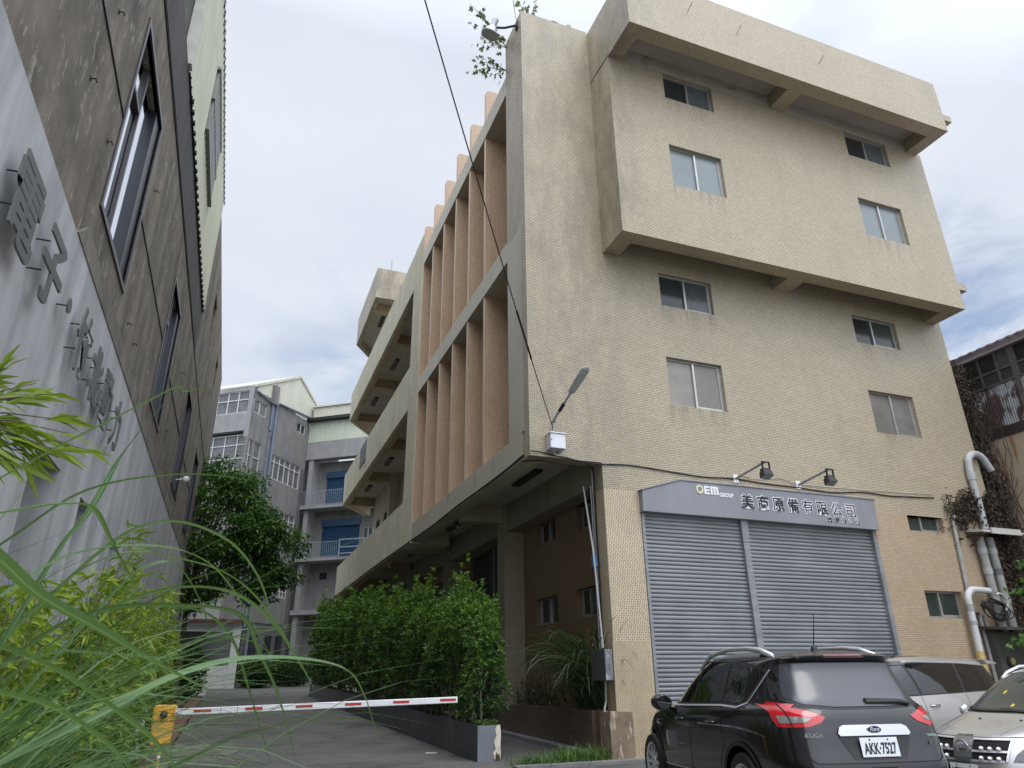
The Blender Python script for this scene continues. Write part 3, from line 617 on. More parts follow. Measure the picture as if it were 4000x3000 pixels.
mb = MB(); mb.tube([(6.25, YF - .17, 6.82), (6.31, YF - .12, 6.85), (6.25, YF - .07, 6.83), (6.19, YF - .12, 6.84), (6.25, YF - .17, 6.82)], .012, 6); mb.build('wire_tie', M('green wire', (.03, .09, .07), .5), t)
t = thing('meter_box', (6.27, YF, 6.14), 'white metal meter box hung on the tiles at the building corner', 'electrical box')
mb = MB(); mb.box((6.10, YF - .26, 6.17), (6.47, YF - .001, 6.53)); bx = mb.build('case', M('white steel box', (.62, .62, .65), .45, .1, var=.06), t, bevel=.006)
mb = MB(); mb.box((6.105, YF - .275, 6.175), (6.465, YF - .261, 6.50)); mb.build('door', M('white box door', (.70, .70, .74), .4, .1, var=.06, spots=(4, .70, .75, (.4, .38, .36))), t, bevel=.004)
mb = MB(); mb.box((6.085, YF - .30, 6.515), (6.485, YF - .001, 6.54)); mb.build('lid', WHITE, t)
mb = MB(); mb.lathe((6.128, YF - .275, 6.36), (0, -1, 0), [(.016, 0), (.013, .01)], 8); mb.build('lock', BLACK, t)
mb = MB(); mb.tube([(6.22, YF - .15, 6.17), (6.24, YF - .15, 6.06), (6.32, YF - .15, 6.03), (6.40, YF - .15, 6.07), (6.43, YF - .15, 6.17)], .009, 6); mb.build('cord', CABLEW, t)
def cable(name, pts, r, m, label, cat='cable', group=None, n=6, sub=8):
    P = [Vector(p) for p in pts]; q = []
    for i in range(len(P) - 1):
        p0, p1, p2, p3 = P[max(i - 1, 0)], P[i], P[i + 1], P[min(i + 2, len(P) - 1)]
        for k in range(sub):
            s = k / sub; q.append(.5 * ((2 * p1) + (p2 - p0) * s + (2 * p0 - 5 * p1 + 4 * p2 - p3) * s * s + (3 * p1 - p0 - 3 * p2 + p3) * s ** 3))
    q.append(P[-1]); mb = MB(); mb.tube(q, r, n); o = mb.build(name, m, None, pts[0]); return tag(o, label, cat, group)
A_, B_ = Vector((6.24, YF - .13, 6.66)), Vector((-2.42, .68, 11.9))
pc = [A_.lerp(B_, i / 12) - Vector((0, 0, .30 * 4 * (i / 12) * (1 - i / 12))) for i in range(13)]
ov = cable('overhead_cable', pc, .011, CABLE, 'long black overhead cable slanting from the meter box across the sky')
mb = MB(); mb.tube([A_.lerp(B_, .155) - Vector((0, 0, .155)), A_.lerp(B_, .24) - Vector((0, 0, .215))], .021, 8); mb.build('splice', CABLE, ov)
W_ = YF - .02
cable('wall_cable', [(5.69, 13.6, 6.1), (6.0, W_ - .02, 6.11), (6.5, W_, 6.06), (7.3, W_, 5.98), (8.2, W_, 6.03), (9.2, W_, 5.98), (10.2, W_, 5.93), (11.2, W_, 5.96), (12.2, W_, 5.91), (13.1, W_, 5.90), (14.2, W_, 5.86), (15.3, W_, 5.95), (16.3, W_, 5.93), (17.9, W_, 6.0)], .016, CABLE, 'black cable sagging along the front tiles above the sign board')
cable('thin_wall_cable', [(11.3, W_, 6.08), (11.9, W_, 6.02), (12.6, W_, 6.10), (13.2, W_, 6.0), (15.2, W_, 6.02), (17.9, W_, 6.1)], .008, CABLEW, 'thin pale wire looping between the two floodlights')
cable('soffit_cable', [(5.72, 14.2, 6.02), (6.0, YF + .2, 5.99), (6.6, YF + .2, 5.96), (7.1, YF + .22, 5.96), (7.42, YF + .3, 5.93), (7.44, YF + .36, 5.2), (7.45, YF + .36, 3.0)], .014, CABLE, 'dark cable under the corner overhang running down the column')
cable('side_cable', [(5.69, 14.0, 6.12), (5.69, 16, 6.07), (5.69, 19, 6.09), (5.69, 22, 6.05), (5.69, 26, 6.09), (5.69, 34, 6.14), (5.69, 44.6, 6.12)], .022, CABLE, 'bundle of dark cables along the bottom edge of the side wall')
t = thing('security_camera', (6.6, 22.2, 6.42), 'small white security camera hanging under the arcade ceiling', 'security camera')
mb = MB(); mb.tube([(6.5, 22.2, 6.42), (6.5, 22.2, 6.2), (6.6, 22.15, 6.12)], .02, 8); mb.build('bracket', GALV, t)
mb = MB(); mb.tube([(6.68, 22.3, 6.14), (6.55, 21.95, 6.06)], .05, 10); mb.build('body', M('camera grey', (.35, .34, .32), .5), t)
mb = MB(); mb.tube([(6.42, 22.3, 6.14), (6.38, 21.98, 6.08)], .035, 10); mb.build('body', M('camera dark grey', (.16, .16, .15), .5), t)
t = thing('corner_floodlight', (5.60, 14.4, 19.5), 'round aluminium floodlight jutting from the top corner of the tower', 'floodlight')
c = Vector((5.05, 14.3, 19.55)); ax = Vector((-.25, .30, -.92)).normalized()
mb = MB(); mb.tube([(5.71, 13.95, 19.52), (5.35, 14.1, 19.42), c + Vector((.1, 0, .02))], .035, 8); mb.build('arm', BLACK, t)
mb = MB(); mb.box((5.66, 13.88, 19.36), (5.709, 14.04, 19.62)); mb.build('bracket', BLACK, t)
mb = MB(); mb.lathe(c, ax, [(.08, -.28), (.095, -.26), (.085, -.02), (.12, 0), (.24, .25), (.27, .26), (.27, .28), (.25, .285)], 24); mb.build('reflector', M('dull aluminium', (.40, .40, .41), .3, .8, var=.15), t, smooth=False)
mb = MB(); mb.lathe(c + ax * .283, ax, [(.25, 0), (.245, .012), (.0, .018)], 24); mb.build('lens', M('pale lamp glass', (.40, .41, .40), .3, var=.1), t)
t = thing('conduit', (7.44, 14.12, 3), 'thin grey conduit pipes running down the column beside the tall weeds', 'pipe')
mb = MB(); mb.tube([(7.46, 14.14, 5.95), (7.46, 14.14, 2.0)], .02, 8); mb.tube([(7.44, 14.20, 5.6), (7.45, 14.2, 2.0)], .014, 8); mb.build('pipe', GALV, t)
mb = MB(); mb.tube([(7.42, 13.98, 1.42), (7.42, 14.0, 1.02), (7.36, 13.95, .92), (7.33, 13.92, .82), (7.33, 13.95, .06)], .022, 8); mb.build('pipe', PVC, t)
t = thing('leaning_pole', (7.3, 13.9, 2), 'pale grey pole leaning against the column with a blue strap', 'pole')
mb = MB(); mb.tube([(7.33, 14.36, 5.62), (7.34, 14.05, 4.1), (7.36, 13.88, 2.05)], .022, 8); mb.build('pole', PVC, t)
mb = MB(); mb.tube([(7.40, 14.13, 3.98), (7.40, 14.11, 3.74)], .075, 10); mb.build('strap', M('blue strap', (.06, .16, .40), .7, var=.3, vs=20), t)
t = thing('fuse_box', (7.38, 13.9, 1.7), 'grey fuse box on the left side of the front column', 'electrical box')
mb = MB(); mb.box((7.24, 13.62, 1.42), (7.42, 14.24, 2.02)); mb.build('case', M('dark grey box', (.10, .10, .11), .5, .2), t, bevel=.006)
mb = MB(); mb.box((7.25, 13.605, 1.43), (7.41, 13.619, 2.01)); mb.build('door', M('scratched grey door', (.20, .21, .23), .5, .2, var=.3, vs=6, spots=(6, .55, .62, (.42, .42, .43))), t)
mb = MB(); mb.box((7.36, 13.55, 1.05), (7.37, 13.60, 1.10)); 
# rooftop pieces
t = thing('vent_pipe', (7.3, 15, 19.8), 'short grey vent pipe on the tower roof', 'pipe')
mb = MB(); mb.tube([(7.55, 14.2, 19.80), (7.55, 14.2, 20.45)], .07, 12); mb.build('pipe', PVC, t)
mb = MB(); mb.tube([(7.55, 14.2, 20.40), (7.55, 14.2, 20.50)], .085, 12); mb.build('cap', PVCD, t)
cable('roof_wire', [(6.6, 14.0, 19.84), (6.9, 14.0, 20.25), (7.4, 14.0, 20.1), (7.95, 14.0, 19.9)], .01, CABLE, 'thin wire arching over the tower roof edge')
cable('antenna_wire', [(5.72, 14.0, 19.6), (5.60, 14.0, 20.6), (5.5, 14.0, 22.6)], .009, CABLE, 'thin dark antenna wire rising from the corner floodlight')
cable('roof_antenna', [(6.6, 37.9, 24.9), (6.6, 37.9, 26.1)], .03, GALV, 'thin antenna rod on the roof house', 'antenna')
mb = MB(); hooks = [(9.9, YP, 18.95), (11.55, YP, 18.75), (14.6, YP, 18.75)]
for k, (x, y, z) in enumerate(hooks):
    o = MB(); o.tube([(x - .02, y, z - .08), (x + .02, y - .22, z + .10)], .008, 6); ob = o.build('wall_hook', RUSTD, None, (x, y, z))
    tag(ob, ['rusty rod sticking out of the parapet at its left end', 'rusty rod sticking out of the parapet above the left window', 'rusty rod sticking out of the parapet right of the middle beam'][k], 'hook', 'rods in the parapet')
# ---------------------------------------------------------------- concrete building on the left
XL = -2.5
LB = thing('concrete_building', (XL - 4, 20, 0), 'weathered brown concrete building with slit windows above a grey rendered base', 'building')
fL = lambda u, d, z: (XL - d, u, z)
lwn = [(9.70, 12.16, 7.80, 11.32), (17.65, 19.90, 7.75, 11.10), (25.6, 28.1, 7.75, 11.2), (33.6, 36.1, 7.75, 11.2), (1.7, 4.1, 7.8, 11.3)]
mb = MB(); mb.wall(fL, -4, 44.2, 6.8, 13.9, lwn, .3); mb.build('upper_wall', CONC, LB)
mb = MB(); mb.wall(fL, 25.2, 44.2, 13.9, 19.0, [(30, 31.6, 15.2, 17.5), (37, 38.6, 15.2, 17.5)], .3); mb.build('upper_wall', CONC, LB)
mb = MB(); mb.box((XL - .3, 44.2, 0), (XL - 14, 44.0, 19.0)); mb.box((XL - .31, -4, 6.8), (XL - 14, 44.0, 13.85)); mb.box((XL - .31, 25.3, 13.85), (XL - 14, 44.0, 18.9)); mb.build('building_core', CONCD, LB)
mb = MB(); mb.box((XL - .012, -4, 12.50), (XL + .035, 25.2, 14.0)); mb.build('dark_fascia', CONCD, LB)
for z, y0, y1 in ((9.32, -4, 1.7), (9.32, 4.1, 9.7), (9.32, 12.16, 17.65), (9.32, 19.9, 25.6), (9.32, 28.1, 33.6), (12.46, -4, 44.1)):
    mb = MB(); mb.box((XL, y0, z), (XL + .022, y1, z + .035)); mb.build('joint', BLACK, LB)
doors = [(9.55, 10.95, .3, 4.2), (12.55, 13.62, .3, 4.2), (5.6, 7.0, .3, 4.2), (16.2, 17.3, .3, 4.2), (20.2, 21.3, .3, 4.2)]
fG = lambda u, d, z: (XL + .03 - d, u, z)
mb = MB(); mb.wall(fG, -4, 44.2, 0, 6.78, doors, .75); mb.build('grey_wall', CONCG, LB)
mb = MB()
for a, b, c, d in doors: mb.box((XL - .70, a, c), (XL - .74, b, d))
mb.build('door_recess_back', BLACK, LB)
mb = MB(); mb.box((XL, 9.3, 6.782), (XL + .045, 44.2, 7.12)); mb.prism([(9.28, 6.785), (9.3, 7.12), (8.9, 6.785)], XL, XL + .045, 0); mb.build('ledge', CONCL, LB)
for (a, b, c, d) in lwn:
    mb = MB(); t = .09
    for p, q in (((a - t, c - t), (a, d + t)), ((b, c - t), (b + t, d + t)), ((a, d), (b, d + t)), ((a, c - t), (b, c))): mb.box((XL + .03, p[0], p[1]), (XL - .06, q[0], q[1]))
    um = a + (b - a) * .42; zt = c + (d - c) * .72; jb = b - .46
    mb.box((XL - .06, um - .035, c), (XL - .13, um + .035, d)); mb.box((XL - .05, a + .06, zt - .035), (XL - .13, um - .035, zt + .035)); mb.box((XL - .05, a + .10, c + .04), (XL - .10, um - .07, c + .10))
    mb.box((XL - .06, a, c), (XL - .13, a + .06, d)); mb.box((XL - .05, a + .06, c + .04), (XL - .10, a + .10, zt - .04)); mb.box((XL - .05, um - .07, c + .04), (XL - .10, um - .036, zt - .04))
    wo = mb.build('window', FRAMED, LB)
    jm = MB(); jm.box((XL - .02, jb, c), (XL - .16, b, d)); jm.build('jamb_reflection', M('blue black reflection', (.022, .026, .034), .35, .2, var=.1), wo)  # dark panel imitates the reflection seen along the far jamb
    for (p, q) in (((a + .06, c), (um - .035, zt - .035)), ((um + .035, c), (jb, d)), ((a + .06, zt + .035), (um - .035, d))):
        g = MB(); g.box((XL - .115, p[0], p[1]), (XL - .123, q[0], q[1])); g.build('pane', MIRR, wo)
# yellow metal storey
fy = lambda u, d, z: (XL + .05 - d, u, z)
mb = MB(); mb.corr(fy, 13.3, 25.2, 14.02, 18.95, .30, .045); mb.box((XL + .04, 13.25, 14.03), (XL - .4, 25.19, 18.9)); cl = mb.build('metal_cladding', CLAD, LB)
mb = MB(); mb.box((XL + .11, 13.1, 14.0), (XL - .1, 13.32, 18.95)); mb.build('corner_trim', M('pale trim', (.62, .62, .55), .5), LB)
mb = MB(); mb.box((XL - .1, 13.22, 14.02), (XL - 5, 13.26, 18.95)); mb.build('metal_end_wall', CLADD, LB)
mb = MB(); mb.corr(lambda u, d, z: (XL - 5 + .05 - d, u, z), -4, 13.2, 14.0, 18.95, .3, .045); mb.box((XL - 4.95, -4, 14), (XL - 9, 13.2, 18.9)); mb.build('metal_cladding', CLAD, LB)
mb = MB(); mb.corr(lambda u, d, z: (XL + .10 - d, u, z), -4, 25.4, 18.96, 19.08, .34, .025); mb.box((XL + .09, -4, 18.96), (XL - 9, 25.3, 19.06)); mb.build('roof_edge', BLACK, LB)
mb = MB(); mb.box((XL + .04, 13.4, 13.99), (XL + .075, 25.1, 14.04))
for i in range(30): mb.box((XL + .05, 14.2 + i * .37, 13.96), (XL + .12, 14.2 + i * .37 + .12, 14.03))
mb.build('drip_edge', BLACK, LB)
mb = MB()
for i in range(16): mb.box((XL + .05, 17.0 + i * .22, 15.6), (XL + .17, 17.0 + i * .22 + .09, 17.7))
mb.box((XL + .05, 16.9, 15.5), (XL + .19, 20.6, 15.6)); mb.box((XL + .05, 16.9, 17.7), (XL + .19, 20.6, 17.8)); mb.box((XL + .05, 16.9, 16.6), (XL + .18, 20.6, 16.68)); mb.build('louvre_window', M('louvre', (.25, .255, .24), .4, .3), LB)
mb = MB()
for (y, z) in ((7.9, 8.4), (8.2, 9.9), (9.2, 8.5), (12.9, 10.4), (13.2, 7.6), (14.1, 7.6), (21.5, 8.2), (22.8, 10.6)):
    mb.tube([(XL, y, z), (XL + .06, y, z + .01), (XL + .075, y + .02, z - .03)], .012, 6); mb.box((XL, y - .025, z - .025), (XL + .012, y + .025, z + .025))
o = mb.build('anchor', RUSTD, LB); o['kind'] = 'stuff'
mb = MB(); mb.tube([(XL + .02, 26.8, 8.1), (XL + .32, 26.8, 8.15)], .02); mb.lathe((XL + .36, 26.7, 8.12), (0, -1, -.2), [(.02, -.12), (.10, -.08), (.11, .06), (.06, .12)], 14); t = mb.build('wall_lamp', WHITE, None, (XL, 26.8, 8.1))
tag(t, 'small white dome lamp on the far end of the brown wall', 'lamp')
LGC = 'metal sign characters on the grey wall'
lets = [('電', 6.33, .86, 'large metal character of the wall sign, nearest to the picture edge and the most intricate'), ('子', 7.50, .86, 'metal character shaped like a cross under a hooked bar, just left of the round dot'), ('竹', 9.50, .82, 'metal character of two twin stalks, just right of the round dot'),
        ('北', 10.60, .80, 'metal character of two facing halves, between the twin stalks and the dense one'), ('動', 11.66, .84, 'dense metal character second from the far end of the wall sign'), ('力', 12.92, .80, 'simple last metal character at the far end of the wall sign')]
for ch, y, s_, lab in lets:
    vs, fs = text_geo(ch, s_ * 1.10, .012, .020, .95)
    t = thing('sign_character', (XL + .03, y, 5.3), lab, 'sign letter', LGC)
    mb = MB(); text_on(mb, (vs, fs), (XL + .17, y - .03, 5.33), (0, 1, 0), (0, 0, 1)); mb.build('plate', LETTER, t)
    for (a, b) in ((.12, .22), (.16, .66), (.68, .68)):
        p = MB(); p.tube([(XL + .03, y + a * s_, 5.3 + b * s_), (XL + .165, y + a * s_, 5.3 + b * s_)], .009, 6); p.build('pin', BLACK, t)
t = thing('sign_dot', (XL + .03, 8.86, 5.69), 'round flat metal dot between the two halves of the wall sign', 'sign letter', LGC)
mb = MB(); mb.lathe((XL + .155, 8.86, 5.72), (1, 0, 0), [(.095, 0), (.095, .02)], 24); mb.build('plate', LETTER, t)
mb = MB(); mb.tube([(XL + .03, 8.86, 5.72), (XL + .155, 8.86, 5.72)], .009, 6); mb.build('pin', BLACK, t)

# ---------------------------------------------------------------- grey block of flats at the end of the alley
AZ = 37.0
AP = thing('apartment_block', (-.6, 54, 0), 'grey rendered block of flats with blue shutters and a cream metal attic', 'building', rz=-R(AZ))
F1 = lambda u, d, z: (u, d, z)              # front faces, local x to the right, y into depth
F2 = lambda u, d, z: (-d, u, z)             # side face x = 0
a1 = [(-9, -.5, 20.6, 22.45), ]
mb = MB(); mb.wall(lambda u, d, z: (u, d, z), -12, 0, 19.1, 22.75, [(-9, -.42, 20.58, 22.4)], .25); mb.box((-12, .25, 19.1), (-.25, .5, 19.6)); mb.box((-.45, 0.001, 18.55), (-.003, .3, 19.1)); mb.build('bay', APTL, AP)
s2 = [(.1, 1.87, 20.66, 21.72), (6.25, 7.5, 21.02, 21.86), (.15, 1.75, 16.2, 18.45), (3.0, 7.40, 16.18, 18.14), (6.1, 7.38, 7.4, 9.62), (3.4, 4.85, 7.4, 9.5), (3.0, 7.4, 11.9, 13.9)]
mb = MB(); mb.wall(F2, .002, 8.06, 5.4, 22.4, s2, .25); mb.box((-12, .6, 1), (-.02, .9, 19.1)); mb.box((-.25, .3, 5.4), (-.01, .9, 5.6)); mb.build('side_wall', APT, AP)
mb = MB(); mb.box((-6, 8.06, .9), (-.3, 14, 22.2)); mb.box((-12, 1.0, 5.6), (-.3, 8.05, 22)); mb.box((-.02, 8.9, 22.2), (10, 14, 23)); mb.build('building_core', APT, AP)
mb = MB(); mb.box((-.05, 0, 0.9), (-.3, 8.06, 5.4)); mb.box((-.05 + .07, 7.5, .9), (-.29, 8.06, 18)); mb.build('lower_wall', M('dark grey render', (.12, .12, .122), .9, var=.2), AP)
mb = MB()
for v in (1.6, 3.4, 5.2, 6.6): mb.box((.0, v, 1.2), (.05, v + .8, 4.6))
mb.build('lower_windows', GDARK, AP)['label'] = 'dark ground floor glazing'
def grid_window(P, u0, u1, z0, z1, nu, zsplit, fm, pm, name='window'):
    mb = MB(); t = .05
    for i in range(nu + 1):
        u = u0 + (u1 - u0) * i / nu; mb.box(P(u - .035, .06, z0), P(u + .035, .12, z1))
    for z in [z0 + .03, z1 - .03] + [z0 + (z1 - z0) * f for f in zsplit]: mb.box(P(u0, .065, z - .035), P(u1, .115, z + .035))
    o = mb.build(name, fm, AP)
    g = MB(); g.box(P(u0, .125, z0), P(u1, .135, z1)); g.build('pane', pm, o)
WF = M('white window frame', (.6, .6, .6), .5)
PG = M('curtained glass', (.15, .155, .16), .2, var=.4, vs=1.2)
grid_window(F1, -9, -.42, 20.58, 22.4, 9, (.6,), WF, PG)
mb = MB(); mb.wall(lambda u, d, z: (u, .62 + d, z), -9, -.3, 15.9, 18.9, [(-8.8, -.4, 16, 18.8)], .2); mb.build('veranda_wall', APT, AP)
grid_window(lambda u, d, z: (u, .30 + d, z), -8.8, -.1, 16.0, 18.9, 8, (.35, .72), WF, PG)
for (a, b, c, d), nu, zs in zip(s2, (2, 2, 2, 6, 3, 3, 6), ((), (), (.45,), (.72,), (.2, .4, .6, .8), (.25, .5, .75), (.72,))): grid_window(F2, a, b, c, d, nu, zs, WF, PG if a != 6.25 else GDARK)
# gable of cream metal
mb = MB(); n = 29; vs = []
for i in range(n * 4 + 1):
    v = .3 + (9.1 - .3) * i / (n * 4); zt = 22.95 + (25.85 - 22.95) * (v - .3) / 5.5 if v < 5.8 else 25.85 - (25.85 - 24.05) * (v - 5.8) / 3.3
    zb = 22.42; dd = (0, 0, .04, .04)[i % 4]; vs += [(.03 + dd, v, zb), (.03 + dd, v, zt)]
mb.add(vs, [(2 * i, 2 * i + 2, 2 * i + 3, 2 * i + 1) for i in range(n * 4)]); mb.build('gable', CREAMS, AP)
mb = MB()
for p, q in (((-12, .1, 23.5), (-12, .1, 23.5)),): pass
mb.add([(.16, .0, 22.85), (.16, 5.8, 25.95), (-13, 5.8, 25.95), (-13, .0, 22.85), (.16, 9.2, 24.1), (-13, 9.2, 24.1), (.16, .0, 22.62), (.16, 5.8, 25.72), (-13, 5.8, 25.72), (-13, .0, 22.62), (.16, 9.2, 23.9), (-13, 9.2, 23.9)],
       [(0, 1, 2, 3), (1, 4, 5, 2), (0, 6, 7, 1), (1, 7, 10, 4), (0, 3, 9, 6), (6, 9, 8, 7), (7, 8, 11, 10), (4, 10, 11, 5)])
mb.build('roof', CREAMS, AP)
mb = MB(); mb.box((-.02, 2.2, 22.0), (.35, 2.75, 23.6)); mb.build('pipe_box', APT, AP)
for pts in ([(.10, 2.45, 5), (.10, 2.45, 19.6), (.10, 2.62, 19.3), (.10, 2.62, 22.6)], [(.16, 2.9, 1.5), (.16, 2.9, 22.1), (.16, 3.1, 22.35), (.16, 7.9, 22.75)], [(.12, .3, 22.35), (.12, 2.4, 22.05), (.12, 2.42, 19.8)]):
    mb = MB(); mb.tube(pts, .085, 8); mb.build('drain_pipe', BLUEP, AP)
# set back front with balconies
v0 = 8.06
P3 = lambda u, d, z: (u, v0 + d, z)
mb = MB(); mb.box((0.01, v0, 18.95), (9, v0 + .8, 20.5)); mb.build('fascia', APTL, AP)
mb = MB(); mb.corr(P3, .02, 9, 20.5, 22.35, .22, .04); mb.box((.02, v0 + .01, 20.5), (9, v0 + .6, 22.3)); mb.build('metal_wall', MINTS, AP)
mb = MB(); mb.corr(P3, .3, 9, 22.7, 23.75, .22, .04); mb.box((.3, v0 + .2, 22.7), (9, v0 + .9, 23.7)); mb.box((.2, v0 - .15, 23.72), (9, v0 + 1, 23.85)); mb.build('attic_wall', CREAMS, AP)
mb = MB(); mb.box((-.05, v0 - .5, 22.36), (9, v0 + .6, 22.62)); mb.build('eave', BLACK, AP)
mb = MB(); mb.wall(lambda u, d, z: (u, v0 + 1.2 + d, z), 0, 9, .9, 18.95, [(1.5, 4.6, 14.85, 18.05), (1.5, 5.0, 10.5, 13.85), (5.35, 6.6, 11.45, 13.1), (1.66, 2.35, 9.0, 9.55), (3.3, 4.4, 7.6, 9.7), (1.9, 5, .9, 5.9)], .25); mb.build('set_back_wall', APT, AP)
mb = MB(); mb.box((.3, v0 + .1, .9), (.7, v0 + 1.19, 18.95)); mb.build('pier', APTL, AP)
for z0, za, zb, ub in ((14.6, 14.85, 18.05, 4.6), (10.3, 10.5, 13.85, 5.0)):
    mb = MB(); mb.box((-.1, v0 - .25, z0), (9, v0 + 1.2, z0 + .24)); mb.build('balcony', APTL, AP)
    mb = MB(); vs = []
    for i in range(int((zb - .50 - za) / .1) + 1): z = za + i * .1; vs += [(v0 + 1.33, z), (v0 + 1.29, z + .05)]
    m_ = len(vs); mb.add([(1.5, p[0], p[1]) for p in vs] + [(ub, p[0], p[1]) for p in vs], [(i, i + 1, m_ + i + 1, m_ + i) for i in range(m_ - 1)]); mb.box((1.45, v0 + 1.12, zb - .55), (ub + .05, v0 + 1.35, zb)); mb.build('blue_shutter', BLUE, AP)
    mb = MB(); rz = z0 + .24
    for z in (rz + .08, rz + 1.25): mb.tube([(0, v0 - .15, z), (3.9, v0 - .15, z)], .025, 6)
    for i in range(22): mb.tube([(i * .18, v0 - .15, rz), (i * .18, v0 - .15, rz + 1.25)], .014, 5)
    mb.build('railing', RAIL, AP)
mb = MB()
for z in (.25, .75, 1.35): mb.tube([(4.1, v0 - .3, 10.5 + z), (8.5, v0 - .3, 10.5 + z)], .05, 6)
for u in (4.1, 6.3, 8.4): mb.tube([(u, v0 - .3, 10.5), (u, v0 - .3, 11.9)], .05, 6)
mb.build('railing', RAIL, AP)
grid_window(lambda u, d, z: (u, v0 + 1.2 + d, z), 5.35, 6.6, 11.45, 13.1, 3, (), WF, GDARK)
mb = MB(); mb.box((1.66, v0 + 1.3, 9.0), (2.35, v0 + 1.34, 9.55)); mb.box((3.3, v0 + 1.3, 7.6), (4.4, v0 + 1.34, 9.7)); mb.box((1.9, v0 + 1.3, .9), (5, v0 + 1.34, 5.9)); mb.build('dark_opening', BLACK, AP)
mb = MB(); mb.box((.1, v0 - .1, 6.2), (9, v0 + 1.19, 6.55)); mb.build('canopy', APTL, AP)

# white gate house at the end of the drive
t = thing('guard_house', (-.5, 51, 1.05), 'small white guard house with a red roof edge at the end of the drive', 'guard house')
mb = MB(); mb.box((-1.9, 51, .9), (.62, 51.2, 2.35)); mb.box((.22, 50.9, .9), (.72, 51.22, 4.95)); mb.box((-3, 51.01, 4.4), (.22, 51.2, 4.95)); mb.build('wall', M('white wash', (.66, .67, .68), .8, var=.12, vs=2, spots=(2, .66, .75, (.55, .42, .27))), t)
mb = MB(); mb.box((-3, 51.06, 2.35), (.22, 51.12, 4.4)); mb.build('window', GDARK, t)
mb = MB(); mb.box((-3, 50.6, 4.95), (.80, 53, 5.12)); mb.build('roof', M('red roof edge', (.13, .04, .035), .7), t)
mb = MB(); mb.box((-2.4, 50.8, 5.12), (-.75, 53, 8.4)); mb.build('upper_wall', M('pale grey wall', (.42, .43, .44), .9, var=.15), t)

# ---------------------------------------------------------------- rusty workshop on the right
XW = 21.8
RW = thing('rusty_workshop', (24, 13, 0), 'old workshop with rusty corrugated sheets and a row of broken windows', 'building')
fW = lambda u, d, z: (XW + d, u, z)
mb = MB(); mb.box((XW, 5, 0), (XW + .3, 22, 8.3)); mb.build('lower_wall', RUSTW, RW)
mb = MB(); mb.box((XW - .03, 5, 8.26), (XW + .2, 22, 8.58)); mb.build('flashing', RUSTD, RW)
mb = MB(); mb.corr(lambda u, d, z: (XW - .01 + d, u, z), 5, 14.5, 8.56, 9.90, .076, .03, 'wave'); mb.box((XW + .02, 5, 8.56), (XW + .2, 22, 11)); mb.build('corrugated_wall', [RUST], RW)
mb = MB()
for y in (8.0, 10.4, 12.78):
    m2 = MB(); m2.box((XW - .07, y, 8.5), (XW - .03, y + .16, 11.0)); m2.build('batten', WOODG, RW)
mb.corr(lambda u, d, z: (XW - .06 + d, u, z), 14.40, 14.75, 9.8, 11.0, .08, .03, 'wave'); mb.build('batten', M('grey batten', (.16, .155, .15), .7, var=.3, vs=5), RW)
for k, y in enumerate([5.2 + .58 * i for i in range(16)]):
    mb = MB()
    for a, b, c, d in ((y, y + .07, 9.92, 11.0), (y + .07, y + .58, 9.90, 9.97), (y + .07, y + .58, 10.33, 10.40), (y + .07, y + .58, 10.93, 11.0)): mb.box((XW - .06, a, c), (XW, b, d))
    wo = mb.build('window', WOODG, RW)
    if k % 3 == 1:
        g = MB(); g.box((XW - .02, y + .07, 10.4), (XW - .012, y + .58, 10.93)); g.build('pane', M('dusty pane', (.07, .07, .07), .5), wo)
    g = MB(); g.box((XW - .02, y + .07, 9.97), (XW - .012, y + .58, 10.33)); g.build('pane', M('dirty pane', (.045, .042, .04), .5), wo)
mb = MB(); mb.box((XW + .005, 5, 9.9), (XW + .02, 14.5, 11.0)); mb.build('dark_interior', BLACK, RW)
mb = MB(); mb.corr(lambda u, d, z: (XW - .30 + d, u, z), 4.8, 22, 11.10, 11.16, .32, .05, 'wave'); mb.prism([(XW - .30, 11.02), (XW + 5, 12.8), (XW + 5, 12.92), (XW - .30, 11.14)], 4.8, 22, 1); mb.build('roof', ROOFP, RW)

# pipes and shed in the corner
t = thing('swan_neck_pipe', (19.5, YF, 6), 'thick pale pipe with a swan neck top on the right end of the tiled wall', 'pipe')
def arc(c, r, a0, a1, ax1, ax2, n=8): return [Vector(c) + (Vector(ax1) * math.cos(a) + Vector(ax2) * math.sin(a)) * r for a in [a0 + (a1 - a0) * i / n for i in range(n + 1)]]
X_, Z_ = (1, 0, 0), (0, 0, 1)
yb = YF - .12
mb = MB(); mb.tube([(19.48, yb, 5.2), (19.50, yb, 6.9)] + arc((19.92, yb, 7.05), .40, math.pi, .35, X_, Z_) + [(20.42, yb, 6.98)], .10, 12); mb.build('pipe', PVC, t)
mb = MB(); mb.tube([(19.5, yb, 6.62), (19.5, yb, 6.86)], .118, 12); mb.build('coupling', PVC, t)
t = thing('thin_drain_pipe', (18.2, YF, 4), 'thin grey pipe with a hooked top below the dry vine', 'pipe')
yb = YF - .06
mb = MB(); mb.tube([(18.12, yb, 1.6), (18.32, yb, 4.9), (18.34, yb, 5.3)] + arc((18.5, yb, 5.36), .15, math.pi, .4, X_, Z_), .052, 10); mb.build('pipe', PVCD, t)
for z in (2.9, 4.86): 
    mb = MB(); mb.box((18.15 + (z - 2) * .07, YF - .12, z), (18.33 + (z - 2) * .07, YF - .001, z + .05)); mb.build('clip', RUSTD, t)
t = thing('curved_pipe', (18, YF, 3), 'white pipe bent over at the top beside the lower right window', 'pipe')
yb = YF - .2
